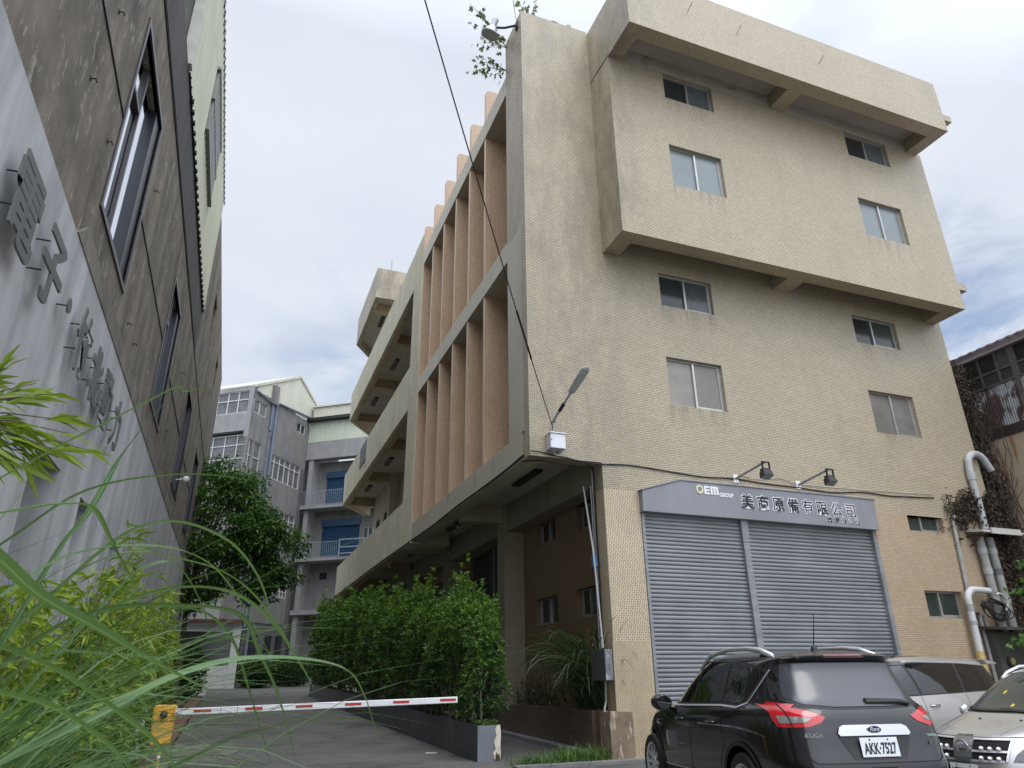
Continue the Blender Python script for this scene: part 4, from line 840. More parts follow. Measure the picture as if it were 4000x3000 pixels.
mb = MB(); mb.tube([(17.93, yb, 1.9), (17.98, yb, 3.1)] + arc((18.30, yb, 3.2), .32, math.pi, math.pi * .5, X_, Z_) + [(18.85, yb, 3.50)], .085, 12); mb.build('pipe', M('white pvc', (.56, .57, .58), .5, var=.1), t)
mb = MB(); mb.tube([(17.92, yb, 1.5), (17.93, yb, 2.0)], .088, 12); mb.build('yellow_collar', M('faded yellow', (.55, .42, .16), .6, var=.3), t)
mb = MB(); mb.tube([(17.96, yb, 2.64), (17.97, yb, 2.72)], .10, 12); mb.tube([(17.975, yb, 2.98), (17.98, yb, 3.14)], .10, 12); mb.build('coupling', PVCD, t)
for x, ztop, lab in ((19.08, 4.95, 'weathered thick pipe under the little hood, left of the pair'), (19.47, 4.95, 'weathered thick pipe under the little hood, right of the pair with a dark band')):
    t = thing('hooded_pipe', (x, YF, 3.7), lab, 'pipe', 'thick pipes under the hood'); yb = YF - .16
    mb = MB(); mb.tube([(x, yb, .2), (x, yb, ztop)], .105, 12); mb.build('pipe', PVCD, t)
    for z in (4.5, 3.95, 3.2): 
        mb = MB(); mb.tube([(x, yb, z), (x, yb, z + .16)], .118, 12); mb.build('coupling', PVC if z != 3.95 or x < 19.3 else M('dark band', (.14, .14, .15), .6), t)
for x, a in ((18.42, 2.95), (18.6, 2.9)):
    mb = MB(); mb.tube([(x, YF - .08, .3), (x, YF - .08, a)], .045, 8); o = mb.build('slim_pipe', PVCD, None, (x, YF, 2)); tag(o, 'slim pipe behind the white bent pipe', 'pipe', 'slim pipes behind the bent pipe')
t = thing('pipe_hood', (19.4, YF, 5), 'small white sheet metal hood over the two thick pipes', 'hood')
mb = MB(); mb.prism([(YF - .55, 5.02), (YF - .001, 5.10), (YF - .001, 5.16), (YF - .55, 5.08)], 18.76, 20.4, 0); mb.box((19.05, YF - .60, 4.98), (20.2, YF - .56, 5.14)); mb.build('hood_sheet', M('hood white', (.52, .51, .47), .6, var=.2), t)
mb = MB(); mb.box((18.8, YF - .5, 4.95), (18.86, YF - .001, 5.0)); mb.tube([(18.83, YF - .45, 4.96), (18.83, YF - .03, 4.7)], .02); mb.build('bracket', RUSTD, t)
mb = MB(); mb.box((20.07, YF - .5, 4.95), (20.13, YF - .001, 5.0)); mb.tube([(20.1, YF - .45, 4.96), (20.1, YF - .03, 4.7)], .02); mb.build('bracket', RUSTD, t)
t = thing('alley_shed', (20, 13.3, 1.3), 'dark sheet metal shed in the gap beside the tiled wall', 'shed')
mb = MB(); mb.box((18.45, 13.38, 0), (XW - .02, 13.60, 2.45)); mb.build('wall', M('dark green grey sheet', (.085, .086, .078), .6, var=.3), t)
mb = MB(); mb.prism([(12.9, 2.48), (13.66, 2.56), (13.66, 2.62), (12.9, 2.54)], 18.3, XW - .02, 0); mb.build('roof', M('dark sheet roof', (.07, .065, .06), .6, var=.3), t)
mb = MB(); mb.lathe((18.78, 13.37, 1.75), (0, -1, 0), [(.10, 0), (.13, .02), (.13, .07), (.09, .08)], 20); o = mb.build('wall_meter', M('meter rim', (.05, .05, .045), .4), None, (18.78, 13.37, 1.75)); tag(o, 'round yellowish dial meter on the dark shed wall', 'meter')
mb = MB(); mb.lathe((18.78, 13.289, 1.75), (0, -1, 0), [(.085, 0), (.085, .004)], 20); mb.build('dial', M('dial', (.35, .30, .12), .3, var=.1), o)
t = thing('hose_coil', (18.7, 13.4, 3.0), 'tangled black cable coil hanging among the pipes', 'cable')
mb = MB()
for k in range(9):
    a0 = rng.uniform(0, 6.28); rx, rz_ = rng.uniform(.30, .46), rng.uniform(.14, .27); cx, cz = 18.72 + rng.uniform(-.06, .06), 3.03 + rng.uniform(-.05, .05)
    tl = rng.uniform(-.5, .3)
    mb.tube([(cx + rx * math.cos(a) , 13.36 - .06 * math.sin(a * 2 + k) - k * .008, cz + rz_ * math.sin(a) + tl * .2 * math.cos(a)) for a in [a0 + 6.0 * i / 20 for i in range(21)]], .013, 5)
mb.build('coil', CABLE, t)
mb = MB(); mb.lathe((18.30, 13.34, 3.12), (.2, -1, 0), [(.06, -.05), (.11, 0), (.10, .05)], 12); mb.build('knot', CABLE, t)
mb = MB(); mb.tube(arc((18.95, 13.3, 3.2), .22, 2.2, -1.3, X_, Z_, 10), .03, 8); mb.build('pale_hose', CABLEW, t)

# ---------------------------------------------------------------- barrier gate
t = thing('barrier_gate', (-.83, 15.3, 0), 'lowered white barrier arm with red stripes on a yellow cabinet', 'barrier')
def prj(x, y, z): return (x, y, z)
mb = MB(); mb.prism([(-1.08, .0), (-.70, .0), (-.70, .46), (-1.08, .46)], 15.1, 15.5, 1); mb.build('plinth', CONCL, t)
mb = MB(); mb.prism([(-1.06, .46), (-.73, .46), (-.70, 1.06), (-.73, 1.10), (-1.06, 1.10), (-1.09, 1.06)], 15.12, 15.48, 1); cb = mb.build('cabinet', YELLOW, t, bevel=.02)
mb = MB(); mb.box((-1.085, 15.105, .84), (-.70, 15.118, .85)); mb.build('seam', BLACK, t)
mb = MB(); mb.lathe((-.90, 15.115, .95), (0, -1, 0), [(.065, 0), (.06, .05), (.0, .075)], 20); mb.build('hub', BLACK, t)
pa, pb = Vector((-.72, 15.06, .985)), Vector((4.26, 14.08, 1.115)); dv = (pb - pa).normalized(); sv = Vector((0, 0, 1)).cross(dv).normalized(); hv = dv.cross(sv)
def armbox(mb, s0, s1, h0, h1, w0, w1):
    q = [pa + dv * s + sv * w + hv * h for s in (s0, s1) for w in (w0, w1) for h in (h0, h1)]
    mb.add(q, [(0, 1, 3, 2), (4, 6, 7, 5), (0, 2, 6, 4), (1, 5, 7, 3), (0, 4, 5, 1), (2, 3, 7, 6)])
L_ = (pb - pa).length
mb = MB(); armbox(mb, 0, L_, -.055, .055, -.03, .03); arm = mb.build('arm', M('white arm', (.76, .77, .80), .4, var=.05), t, bevel=.012)
for k in range(6):
    s0 = .32 + k * .885; mb = MB(); armbox(mb, s0, min(s0 + .30, L_ - .004), -.018, .026, -.034, -.0301); mb.build('stripe', REDS, arm)
for s0 in (1.06, .78): 
    mb = MB(); armbox(mb, s0, s0 + .008, -.0555, .0555, -.0312, -.0302); mb.build('joint', BLACK, arm)
t2 = thing('marker_post', (-.88, 14.5, 0), 'thin yellow and black marker post at the kerb', 'post')
mb = MB(); mb.box((-.84, 14.2, 0), (-.80, 14.24, .42)); mb.build('post', YELLOW, t2)
mb = MB(); mb.box((-.842, 14.198, .30), (-.798, 14.242, .37)); mb.build('band', WHITE, t2)
t2 = thing('intercom_post', (-1.45, 17, 0), 'black and white post half hidden by the bamboo', 'post')
mb = MB(); mb.box((-1.42, 15.95, 0), (-1.26, 16.1, 1.15)); mb.build('post', WHITE, t2)
mb = MB(); mb.box((-1.47, 15.9, 1.15), (-1.3, 16.1, 1.75)); mb.build('head', BLACK, t2)

# ---------------------------------------------------------------- planters
segs = [(14.34, 17.5), (17.53, 20.3), (20.33, 26.4), (26.43, 32.4), (32.43, 38.4), (38.43, 45.2)]
pl_lab = ['charcoal planter box with a peeling pale end, nearest to the barrier', 'charcoal planter box second from the near end of the row', 'charcoal planter box third along the drive', 'charcoal planter box fourth along the drive, in the middle of the row', 'charcoal planter box fifth along the drive', 'charcoal planter box at the far end of the row']
for k, (a, b) in enumerate(segs):
    t = thing('planter_box', (4.95, a, gz(a)), pl_lab[k], 'planter', 'planter boxes along the drive')
    mb = MB()
    q = lambda x, y, z: (x, y, gz(y) + z)
    H = .64 if k < 2 else .67
    xr = 5.22
    o = [q(4.76, a, 0), q(xr, a, 0), q(xr, b, 0), q(4.76, b, 0), q(4.76, a, H), q(xr, a, H), q(xr, b, H), q(4.76, b, H)]
    i = [q(4.79, a + .03, H), q(xr - .03, a + .03, H), q(xr - .03, b - .03, H), q(4.79, b - .03, H), q(4.79, a + .03, .3), q(xr - .03, a + .03, .3), q(xr - .03, b - .03, .3), q(4.79, b - .03, .3)]
    mb.add(o + i, [(0, 1, 5, 4), (1, 2, 6, 5), (2, 3, 7, 6), (3, 0, 4, 7), (4, 5, 9, 8), (5, 6, 10, 9), (6, 7, 11, 10), (7, 4, 8, 11), (8, 9, 13, 12), (9, 10, 14, 13), (10, 11, 15, 14), (11, 8, 12, 15)])
    mb.build('box', PLANT, t)
    mb = MB(); mb.add([q(4.79, a + .03, H - .1), q(xr - .03, a + .03, H - .1), q(xr - .03, b - .03, H - .1), q(4.79, b - .03, H - .1)], [(0, 1, 2, 3)]); mb.build('soil', SOIL, t)
    for yy_ in np.arange(a + 1.0, b - .4, 1.5):
        mb = MB(); mb.add([q(4.757, yy_, .0), q(4.757, yy_ + .012, .0), q(4.757, yy_ + .012, H), q(4.757, yy_, H)], [(0, 1, 2, 3)]); mb.build('seam', BLACK, t)
    if k == 0:
        mb = MB(); mb.box((4.762, a - .004, .003), (xr - .002, a - .001, H - .004)); mb.build('end_panel', PLANTL, t)
        pr_ = [(5.215, .02), (5.10, .05), (5.08, .16), (5.13, .22), (5.09, .33), (5.14, .45), (5.12, .56), (5.15, .63), (5.22, .645), (5.235, .5), (5.225, .3), (5.235, .15)]
        mb = MB(); mb.prism(pr_, a - .016, a - .0045, 1); mb.build('peeling_strip', FLAKE, t)
        mb = MB(); mb.prism([(5.215, .03), (5.13, .03), (5.12, .10), (5.15, .17), (5.18, .11), (5.2, .15)], a - .020, a - .0165, 1); mb.build('rust_hole', M('burnt hole', (.06, .035, .02), .9), t)
mb = MB(); mb.box((7.27, 14.38, 0), (7.50, 20.22, .84)); mb.box((7.50, 14.38, 0), (7.51, 19.9, .8)); lwall = mb.build('low_wall', BROWN, None, (7.4, 17, 0)); tag(lwall, 'low brown tiled wall holding the weeds beside the column', 'wall')
mb = MB(); mb.box((7.36, 14.05, 0), (7.75, 14.37, .86)); o = mb.build('end_block', TILE('stained brown tile', (.27, .18, .115), (.20, .13, .085), (.10, .07, .05), vert=True, dirt=.55), lwall)
mb = MB(); mb.box((7.51, 14.2, 0), (8.05, 20, .76)); mb.build('soil', SOIL, lwall)
mb = MB()
for y in (14.9, 15.6, 16.3, 17.1, 17.9, 18.8): mb.lathe((7.269, y, .20 + .02 * (y - 15)), (-1, 0, 0), [(.028, 0), (.026, .002)], 10)
mb.build('weep_hole', BLACK, lwall)['kind'] = 'stuff'

mb = MB(); mb.prism([(4.22, 16.2), (4.42, 16.1), (4.46, 16.16), (4.25, 16.27)], gz(16.2) + .008, gz(16.2) + .02, 2); tag(mb.build('litter', WHITE, None, (4.3, 16.2, gz(16.2))), 'scrap of white litter on the drive beside the planters', 'litter')
# ---------------------------------------------------------------- plants
def nrm(a): return a / np.maximum(np.linalg.norm(a, axis=-1, keepdims=True), 1e-9)
def leaves(name, base, dirs, ln, wd, m, parent=None, loc=None, droop=.0, tint=None, wide=.42, lobed=False, fold=.25):
    """many small folded leaves (6 corners each) in one mesh; base, dirs: (n,3)."""
    n = len(base); dirs = nrm(dirs); ref = nrm(rng.normal(size=(n, 3))); side = nrm(np.cross(dirs, ref)); nor = np.cross(side, dirs)
    flip = nor[:, 2] < 0; nor[flip] *= -1
    ln = np.broadcast_to(ln, (n,))[:, None]; wd = np.broadcast_to(wd, (n,))[:, None]
    tip = base + dirs * ln; tip[:, 2] -= (droop * ln[:, 0])
    mid = base + dirs * ln * wide; mid[:, 2] -= droop * ln[:, 0] * wide * wide
    l_ = mid + side * wd * .5 + nor * wd * fold; r_ = mid - side * wd * .5 + nor * wd * fold
    if lobed:      # five pointed leaf: base, 3 lobes left, tip, 3 right
        a = base + dirs * ln * .15 + side * wd * .5; b = base + dirs * ln * .38 + side * wd * .16; c = base + dirs * ln * .62 + side * wd * .48; d = base + dirs * ln * .68 + side * wd * .14
        a2 = base + dirs * ln * .15 - side * wd * .5; b2 = base + dirs * ln * .38 - side * wd * .16; c2 = base + dirs * ln * .62 - side * wd * .48; d2 = base + dirs * ln * .68 - side * wd * .14
        V = np.stack([base, a, b, c, d, tip, d2, c2, b2, a2], 1).reshape(-1, 3); k = 10
        faces = [(0, 1, 2), (0, 2, 8), (0, 8, 9), (2, 3, 4), (2, 4, 6), (2, 6, 8), (4, 5, 6), (6, 7, 8)]
    else:
        V = np.stack([base, r_, tip, l_, mid], 1).reshape(-1, 3); k = 5
        faces = [(0, 1, 4), (1, 2, 4), (0, 4, 3), (4, 2, 3)]
    org = ORG.get(parent.name, Vector((0, 0, 0))) if parent is not None else Vector(loc)
    V = V - np.array(org)
    F = (np.arange(n)[:, None, None] * k + np.array(faces)[None]).reshape(-1, 3)
    me = bpy.data.meshes.new(name); me.vertices.add(len(V)); me.vertices.foreach_set('co', V.astype(np.float32).ravel())
    me.loops.add(F.size); me.loops.foreach_set('vertex_index', F.astype(np.int32).ravel())
    me.polygons.add(len(F)); me.polygons.foreach_set('loop_start', np.arange(0, F.size, 3, dtype=np.int32)); me.polygons.foreach_set('loop_total', np.full(len(F), 3, np.int32))
    me.update(); me.materials.append(m)
    at = me.attributes.new('tint', 'FLOAT', 'POINT')
    tv = rng.beta(2, 2, n) if tint is None else np.clip(tint + rng.normal(0, .13, n), 0, 1)
    at.data.foreach_set('value', np.repeat(tv, k).astype(np.float32))
    o = bpy.data.objects.new(name, me); COL.objects.link(o)
    if parent is not None: o.parent = parent
    else: o.location = org
    ORG[o.name] = org
    return o
def blades(name, specs, m, parent=None, loc=None, seg=12):
    """specs: (points list or (root, dir, length, bend), width). Arching ribbons, V shaped in section."""
    org = ORG.get(parent.name, Vector((0, 0, 0))) if parent is not None else Vector(loc)
    V, Fc, T, UV = [], [], [], []
    for pts, wd, tv in specs:
        P = np.array(pts, float); n = len(P); b = len(V)
        tg = nrm(np.gradient(P, axis=0)); sd = np.cross(tg, np.array([0, 0, 1.0])); bad = np.linalg.norm(sd, axis=1) < .05; sd[bad] = sd[~bad][0] if (~bad).any() else (1, 0, 0); sd = nrm(sd)
        tw = rng.uniform(-.5, .5); nn = np.cross(sd, tg); sd = nrm(sd * math.cos(tw) + nn * math.sin(tw)); nn = np.cross(sd, tg)
        for i in range(n):
            s = i / (n - 1); w_ = wd * .5 * min(1, .45 + 3 * s) * (1 - max(0, (s - .45) / .55) ** 1.6) + .0004
            V += [P[i] + sd[i] * w_ + nn[i] * w_ * .35, P[i], P[i] - sd[i] * w_ + nn[i] * w_ * .35]; T += [tv] * 3
        for i in range(n - 1):
            for j in (0, 1): Fc.append((b + i * 3 + j, b + i * 3 + j + 1, b + (i + 1) * 3 + j + 1, b + (i + 1) * 3 + j)); UV += [(abs(j - 1), 0), (abs(j), 0), (abs(j), 1), (abs(j - 1), 1)]
    mb = MB(); mb.v = [tuple(p) for p in V]; mb.f = Fc; mb.m = [0] * len(Fc); mb.uv = UV
    o = mb.build(name, m, parent, loc, smooth=True, fixn=False)
    at = o.data.attributes.new('tint', 'FLOAT', 'POINT'); at.data.foreach_set('value', np.array(T, np.float32))
    return o
def arch(root, az, lean, length, bend, seg=12):
    """a blade that leaves the root leaning and bends over under its weight."""
    p = np.array(root, float); out = [p.copy()]; el = math.pi / 2 - lean; st = length / seg; h = np.array([math.sin(az), math.cos(az), 0])
    for i in range(seg):
        s = (i + .5) / seg; e_ = el - bend * s ** 1.7
        p = p + (h * math.cos(e_) + np.array([0, 0, math.sin(e_)])) * st; out.append(p.copy())
    return out

# hedge: one shrub after the other in the planters
def top_h(y): return np.interp(y, [14.4, 15.0, 15.8, 16.3, 16.8, 17.4, 18.2, 19.0, 19.8, 20.4, 21.1, 21.9, 23.2, 24.6, 26, 27.5, 29.5, 31.5, 34, 36, 38.5, 41, 43, 45], [2.5, 2.9, 3.35, 3.85, 3.4, 2.95, 3.3, 3.2, 3.7, 4.2, 3.65, 3.25, 4.05, 4.2, 3.6, 4.5, 4.75, 4.0, 5.0, 5.1, 4.5, 5.6, 5.7, 5.0])
hl = ['leafy hedge shrub at the near end of the planters, with bright star shaped leaf tufts', 'tall peaked hedge shrub, second from the near end of the planters', 'hedge shrub third from the near end of the planters', 'bushy hedge shrub, fourth from the near end of the planters', 'hedge shrub in the middle of the planter row', 'hedge shrub sixth from the near end of the planters', 'hedge shrub last but one along the planters', 'hedge shrub at the far end of the planters']
hs = [(14.5, 16.0), (15.7, 17.8), (17.4, 19.8), (19.3, 22.6), (22.2, 27), (26.5, 32.2), (31.8, 38.4), (38, 45)]
for k, (a, b) in enumerate(hs):
    g0 = gz((a + b) / 2) + .55
    t = thing('hedge_shrub', (4.98, (a + b) / 2, g0), hl[k], 'shrub', 'hedge shrubs in the planters')
    dens = [640, 640, 540, 420, 270, 180, 130, 100][k]; lsz = [.105, .105, .11, .12, .14, .17, .2, .23][k]
    n = int((b - a) * dens)
    y = rng.uniform(a - .15, b + .15, n); th = top_h(y) ; zb = gz((a + b) / 2) + .70
    th = th + (.16 * np.sin(y * 2.9 + 1) + .20 * np.sin(y * 5.3 + k)) * np.clip((y - 15.6) / 2, 0, 1) * (1 + .02 * (y - 20)) + .16 * np.sin(y * 13.0)
    th = th + np.where(rng.random(n) < .06, rng.uniform(.05, .5, n), 0) + rng.normal(0, .07, n); f = rng.beta(1.35, 1.0, n); z = zb + f * (th - zb)
    hw = .46 + .20 * np.sin(z * 2.3 + y * 1.7) + .13 * np.sin(y * 4.1 + 2 * z); hw *= np.where(f > .82, 1 - (f - .82) * 3.6, 1) * np.where(f < .14, .45 + f * 3.9, 1)
    hw = np.maximum(hw, .1)
    ang = rng.uniform(0, 6.283, n); rad = rng.uniform(.45, 1.0, n) ** .5
    cx = 5.02 + hw * rad * np.cos(ang); yy2 = y + .22 * rad * np.sin(ang)
    if k == 0: yy2 = np.maximum(yy2, 14.30 + rng.uniform(0, .3, n))
    base = np.stack([cx, yy2, z], 1)
    out_ = np.stack([np.cos(ang) * .9, np.sin(ang) * .5 - .15, np.full(n, .55)], 1) + rng.normal(0, .35, (n, 3))
    q = 7; Bs = np.repeat(base, q, 0); Dr = np.repeat(nrm(out_), q, 0) + rng.normal(0, .62, (n * q, 3)); Bs = Bs + rng.normal(0, .02, Bs.shape)
    tn = np.clip(.06 + .74 * f ** 2.6 * rad + .25 * (rad - .6) + .17 * np.sin(y * 3.3 + z * 2.6) + rng.normal(0, .15, n) + (.45 * (rng.random(n) < .06)), 0, 1)  # leaf tint darker low and deep inside, shade painted into the colour
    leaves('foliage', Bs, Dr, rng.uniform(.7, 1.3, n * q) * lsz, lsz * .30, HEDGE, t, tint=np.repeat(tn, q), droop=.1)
    mb = MB()
    for yy_ in np.arange(a + .3, b, .55):
        h = float(top_h(yy_)); p = [(5.0, yy_, zb - .3), (5.0 + rng.uniform(-.06, .06), yy_ + rng.uniform(-.1, .1), zb + .6), (5.0 + rng.uniform(-.15, .15), yy_ + rng.uniform(-.15, .15), zb + (h - zb) * .75)]
        mb.tube(p, [.022, .018, .008], 6)
        for j in range(4):
            z_ = zb + .2 + j * .35; mb.tube([(5.0, yy_, z_), (5.0 + rng.uniform(-.4, .4), yy_ + rng.uniform(-.3, .3), z_ + .35)], [.009, .004], 5)
    mb.build('stem', BARKG, t)
t = thing('ground_moss', (5.0, 14.6, .64), 'tuft of small bright green weeds at the near planter end', 'weed')
n = 420; base = np.stack([rng.uniform(4.80, 5.2, n), rng.uniform(14.36, 14.95, n), .60 + rng.uniform(0, .10, n)], 1)
leaves('foliage', base, rng.normal(0, 1, (n, 3)) + [0, 0, 1], .055, .03, WEED, t)

# alley tree
def tree(t, root, trunk_h, crown, nclump, per, lsz, m, barkm, spread=1.0, seed=0, clump=.6, limbs=9, extra=()):
    rg = np.random.default_rng(seed); mb = MB(); root = Vector(root)
    c0, rx, ry, rz_ = Vector(crown[0]), *crown[1]
    top = root + Vector((0, 0, trunk_h)); mb.tube([root, root.lerp(top, .5) + Vector((.08, .05, 0)), top, c0 + Vector((0, 0, rz_ * .5))], [.20, .17, .13, .04], 9); tr = mb.build('trunk', barkm, t)
    C = []
    for i in range(nclump):
        d = rg.normal(size=3); d /= np.linalg.norm(d); r = rg.uniform(.45, 1) ** .6
        C.append([c0.x + d[0] * rx * r, c0.y + d[1] * ry * r, c0.z + d[2] * rz_ * r])
    for (ec, er, en) in extra:
        for i in range(en):
            d = rg.normal(size=3); d /= np.linalg.norm(d); r = rg.uniform(.2, 1) ** .6; C.append([ec[0] + d[0] * er[0] * r, ec[1] + d[1] * er[1] * r, ec[2] + d[2] * er[2] * r])
    nclump = len(C); C = np.array(C)
    for i in range(limbs):
        e = Vector(C[rg.integers(nclump)]); s = top.lerp(c0, rg.uniform(0, .7)); mid = s.lerp(e, .5) + Vector((0, 0, .25))
        mb = MB(); mb.tube([s, mid, e], [.07, .045, .012], 6); mb.build('limb', barkm, t)
    n = nclump * per; ci = np.repeat(np.arange(nclump), per); off = rg.normal(0, 1, (n, 3)); off = off / np.linalg.norm(off, axis=1, keepdims=True) * (rg.random(n) ** .4)[:, None] * clump
    off[:, 2] *= .6; base = C[ci] + off
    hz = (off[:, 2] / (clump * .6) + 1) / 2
    tn = np.clip(.08 + .75 * hz ** 2 * (rg.uniform(.2, 1.1, nclump) * np.clip((C[:, 2] - c0.z) / rz_ * .5 + .6, .25, 1))[ci] + .08, 0, 1)  # upper leaves tinted lighter, light from above painted into the colour
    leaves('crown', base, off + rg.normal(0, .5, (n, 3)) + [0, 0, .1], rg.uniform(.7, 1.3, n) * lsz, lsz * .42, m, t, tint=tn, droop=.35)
t = thing('alley_tree', (-.4, 41, .5), 'dark green broadleaf tree standing between the brown wall and the flats', 'tree')
tree(t, (-2.2, 41, .4), 4.2, ((-2.0, 40.5, 8.7), (3.6, 2.6, 4.0)), 150, 95, .27, TREEL, BARK, seed=3, clump=.75, limbs=16, extra=[((1.4, 40.0, 8.4), (1.9, 1.5, 1.5), 34), ((2.2, 40.0, 6.6), (1.2, 1.2, .7), 12), ((.6, 40, 5.9), (1.3, 1.3, .7), 10), ((-.4, 40, 11.4), (1.3, 1.2, .9), 14)])
for k, (x, y, h, r_, lab) in enumerate(((1.9, 51.5, 1.6, 1.1, 'dark low bush beside the white guard house'), (4.2, 52.5, 1.8, 1.4, 'dark low bush in front of the flats, next to the planter end'), (-2.0, 43, 2.6, 1.2, 'dark bush behind the bamboo at the end of the brown wall'))):
    t = thing('low_bush', (x, y, gz(y)), lab, 'bush', 'bushes at the end of the drive'); n = 2600
    d = nrm(rng.normal(size=(n, 3))); rr = rng.random(n) ** .4; base = np.stack([x + d[:, 0] * r_ * rr, y + d[:, 1] * r_ * rr, gz(y) + h * .5 + d[:, 2] * h * .55 * rr], 1)
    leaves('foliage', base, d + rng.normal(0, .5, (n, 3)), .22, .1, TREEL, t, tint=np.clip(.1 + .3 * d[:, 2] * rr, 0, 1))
    mb = MB(); mb.tube([(x, y, gz(y)), (x, y, gz(y) + h * .6)], [.05, .02], 6); mb.build('stem', BARK, t)

# bamboo along the grey wall
bl = ['tall yellow green bamboo clump in front of the grey wall, nearest to the viewer', 'yellow green bamboo clump below the round dot of the wall sign', 'yellow green bamboo clump in front of the two wall recesses', 'yellow green bamboo clump beside the yellow barrier cabinet', 'yellow green bamboo clump behind the yellow barrier cabinet', 'farthest yellow green bamboo clump along the red kerb']
bs_ = [(3.5, 5.2, 2.15, 0), (5.2, 7.4, 2.3, 1), (7.4, 10, 2.55, 2), (10, 13, 2.85, 3), (13, 17, 3.1, 4), (17, 24, 3.2, 5)]
for (a, b, H, k) in bs_:
    t = thing('bamboo_clump', (-1.75, (a + b) / 2, gz((a + b) / 2) + .1), bl[k], 'bamboo', 'bamboo along the grey wall')
    mb = MB(); Bs, Ds, Ls, Tn = [], [], [], []
    nc = int((b - a) * [26, 24, 20, 15, 11, 7][k]); sc = [.85, .95, 1.0, 1.1, 1.3, 1.7][k]
    for i in range(nc):
        x, y = rng.uniform(-2.35, -1.30), rng.uniform(a, b); h = H * rng.uniform(.42, 1.02) * (1 if rng.random() < .8 else .75); az = rng.uniform(0, 6.28); ln_ = rng.uniform(.05, .28)
        p0 = Vector((x, y, gz(y) + .1)); p2 = p0 + Vector((math.sin(az) * ln_ * h * .6, math.cos(az) * ln_ * h * .6, h)); p1 = p0.lerp(p2, .55) + Vector((0, 0, .08)) - (p2 - p0) * Vector((.1, .1, 0)).length * 0
        mb.tube([p0, p1, p2], [.010, .008, .003], 5)
        for j in range(19):
            s = rng.uniform(.10, 1.0); q = p0.lerp(p2, s); aj = rng.uniform(0, 6.28); bl_ = rng.uniform(.12, .36) * (1.15 - .5 * s)
            e = q + Vector((math.sin(aj) * bl_, math.cos(aj) * bl_, rng.uniform(-.02, .16)))
            if i % 2 == 0: mb.tube([q, e], [.004, .002], 4)
            m_ = rng.integers(5, 9); bd_ = np.array([math.sin(aj), math.cos(aj), .1])
            for l in range(m_):
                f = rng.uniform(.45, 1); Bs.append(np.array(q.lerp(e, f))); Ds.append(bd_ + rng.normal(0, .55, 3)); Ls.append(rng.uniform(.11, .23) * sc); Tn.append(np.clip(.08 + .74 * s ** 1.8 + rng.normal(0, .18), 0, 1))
    mb.build('stem', M('bamboo stem', (.085, .085, .025), .6, var=.2), t)
    Ls = np.array(Ls); leaves('foliage', np.array(Bs), np.array(Ds), Ls, Ls * .19, BAMB, t, tint=np.array(Tn), droop=.28, wide=.38)
# the near branch of bamboo leaves reaching in at the left edge
t = thing('bamboo_branch', (-1.35, 3.3, .1), 'big leaved bamboo branch reaching in at the left picture edge', 'bamboo', 'bamboo along the grey wall')
mb = MB(); Bs, Ds, Ls = [], [], []
root = Vector((-1.72, 3.35, .12)); hub = Vector((-1.20, 3.25, 2.47)); mb.tube([root, (-1.50, 3.32, 1.4), hub], [.014, .012, .006], 6)
ends = [(.32, .35, .40), (.42, .25, .30), (.52, .30, .16), (.60, .25, .06), (.66, .35, .0), (.60, .2, -.08), (.48, .3, -.12), (.30, .3, .28), (.18, .2, .42), (.36, .2, -.18), (.2, .2, .1), (.1, .3, .34)]
for e in ends:
    E_ = hub + Vector(e) * .72; mb.tube([hub, hub.lerp(E_, .5) + Vector((0, 0, .03)), E_], [.005, .004, .002], 5)
    for l in range(11):
        f = rng.uniform(.35, 1.0); Bs.append(np.array(hub.lerp(E_, f))); Ds.append(np.array(e) / np.linalg.norm(e) * 1.4 + rng.normal(0, .42, 3)); Ls.append(rng.uniform(.12, .23))
mb.build('stem', BARK, t); Ls = np.array(Ls); leaves('foliage', np.array(Bs), np.array(Ds), Ls, Ls * .15, BAMB, t, tint=np.full(len(Bs), .62), droop=.22, wide=.4)
# upright sprig further along
t = thing('bamboo_sprig', (-1.4, 9.5, .2), 'upright bamboo sprig with feathery tips below the last wall character', 'bamboo', 'bamboo along the grey wall')
mb = MB(); mb.tube([(-1.42, 9.6, .2), (-1.38, 9.6, 2.0), (-1.30, 9.6, 3.15)], [.012, .009, .004], 6); Bs, Ds = [], []
for i in range(150):
    s = rng.uniform(0, 1); Bs.append((-1.36 + .08 * s + rng.normal(0, .10), 9.6 + rng.normal(0, .2), 2.1 + s * 1.1)); Ds.append((rng.uniform(-.2, 1.4), rng.normal(0, .5), rng.uniform(-.2, .9)))
mb.build('stem', BARKG, t); leaves('foliage', np.array(Bs), np.array(Ds), rng.uniform(.15, .3, 150), .028, BAMB, t, tint=np.full(150, .45), droop=.2)

# tall arching grass close to the camera
def px(dx, dy, dist): # a point seen from the eye through the 2212-wide view of the scene, at a distance along the view axis
    a, b = dx * 4000 / 2212, dy * 4000 / 2212
    return EYE + (fw + r2 * ((a - 2000) / FPX) - u2 * ((b - 1500) / FPX)) * dist
gl = ['clump of tall arching grass at the lower left, closest to the camera', 'second clump of tall arching grass behind the closest one', 'third clump of tall arching grass by the kerb']
roots = [(-.80, 1.75, .05), (-.95, 2.40, .05), (-1.08, 3.1, .05)]
def smooth(P, n=14):
    P = [np.array(p) for p in P]; m_ = len(P); out = []
    for i in range(m_ - 1):
        p0, p1, p2, p3 = P[max(i - 1, 0)], P[i], P[i + 1], P[min(i + 2, m_ - 1)]
        for k in range(5):
            s = k / 5; out.append(.5 * ((2 * p1) + (p2 - p0) * s + (2 * p0 - 5 * p1 + 4 * p2 - p3) * s * s + (3 * p1 - p0 - 3 * p2 + p3) * s ** 3))
    out.append(P[-1]); return out
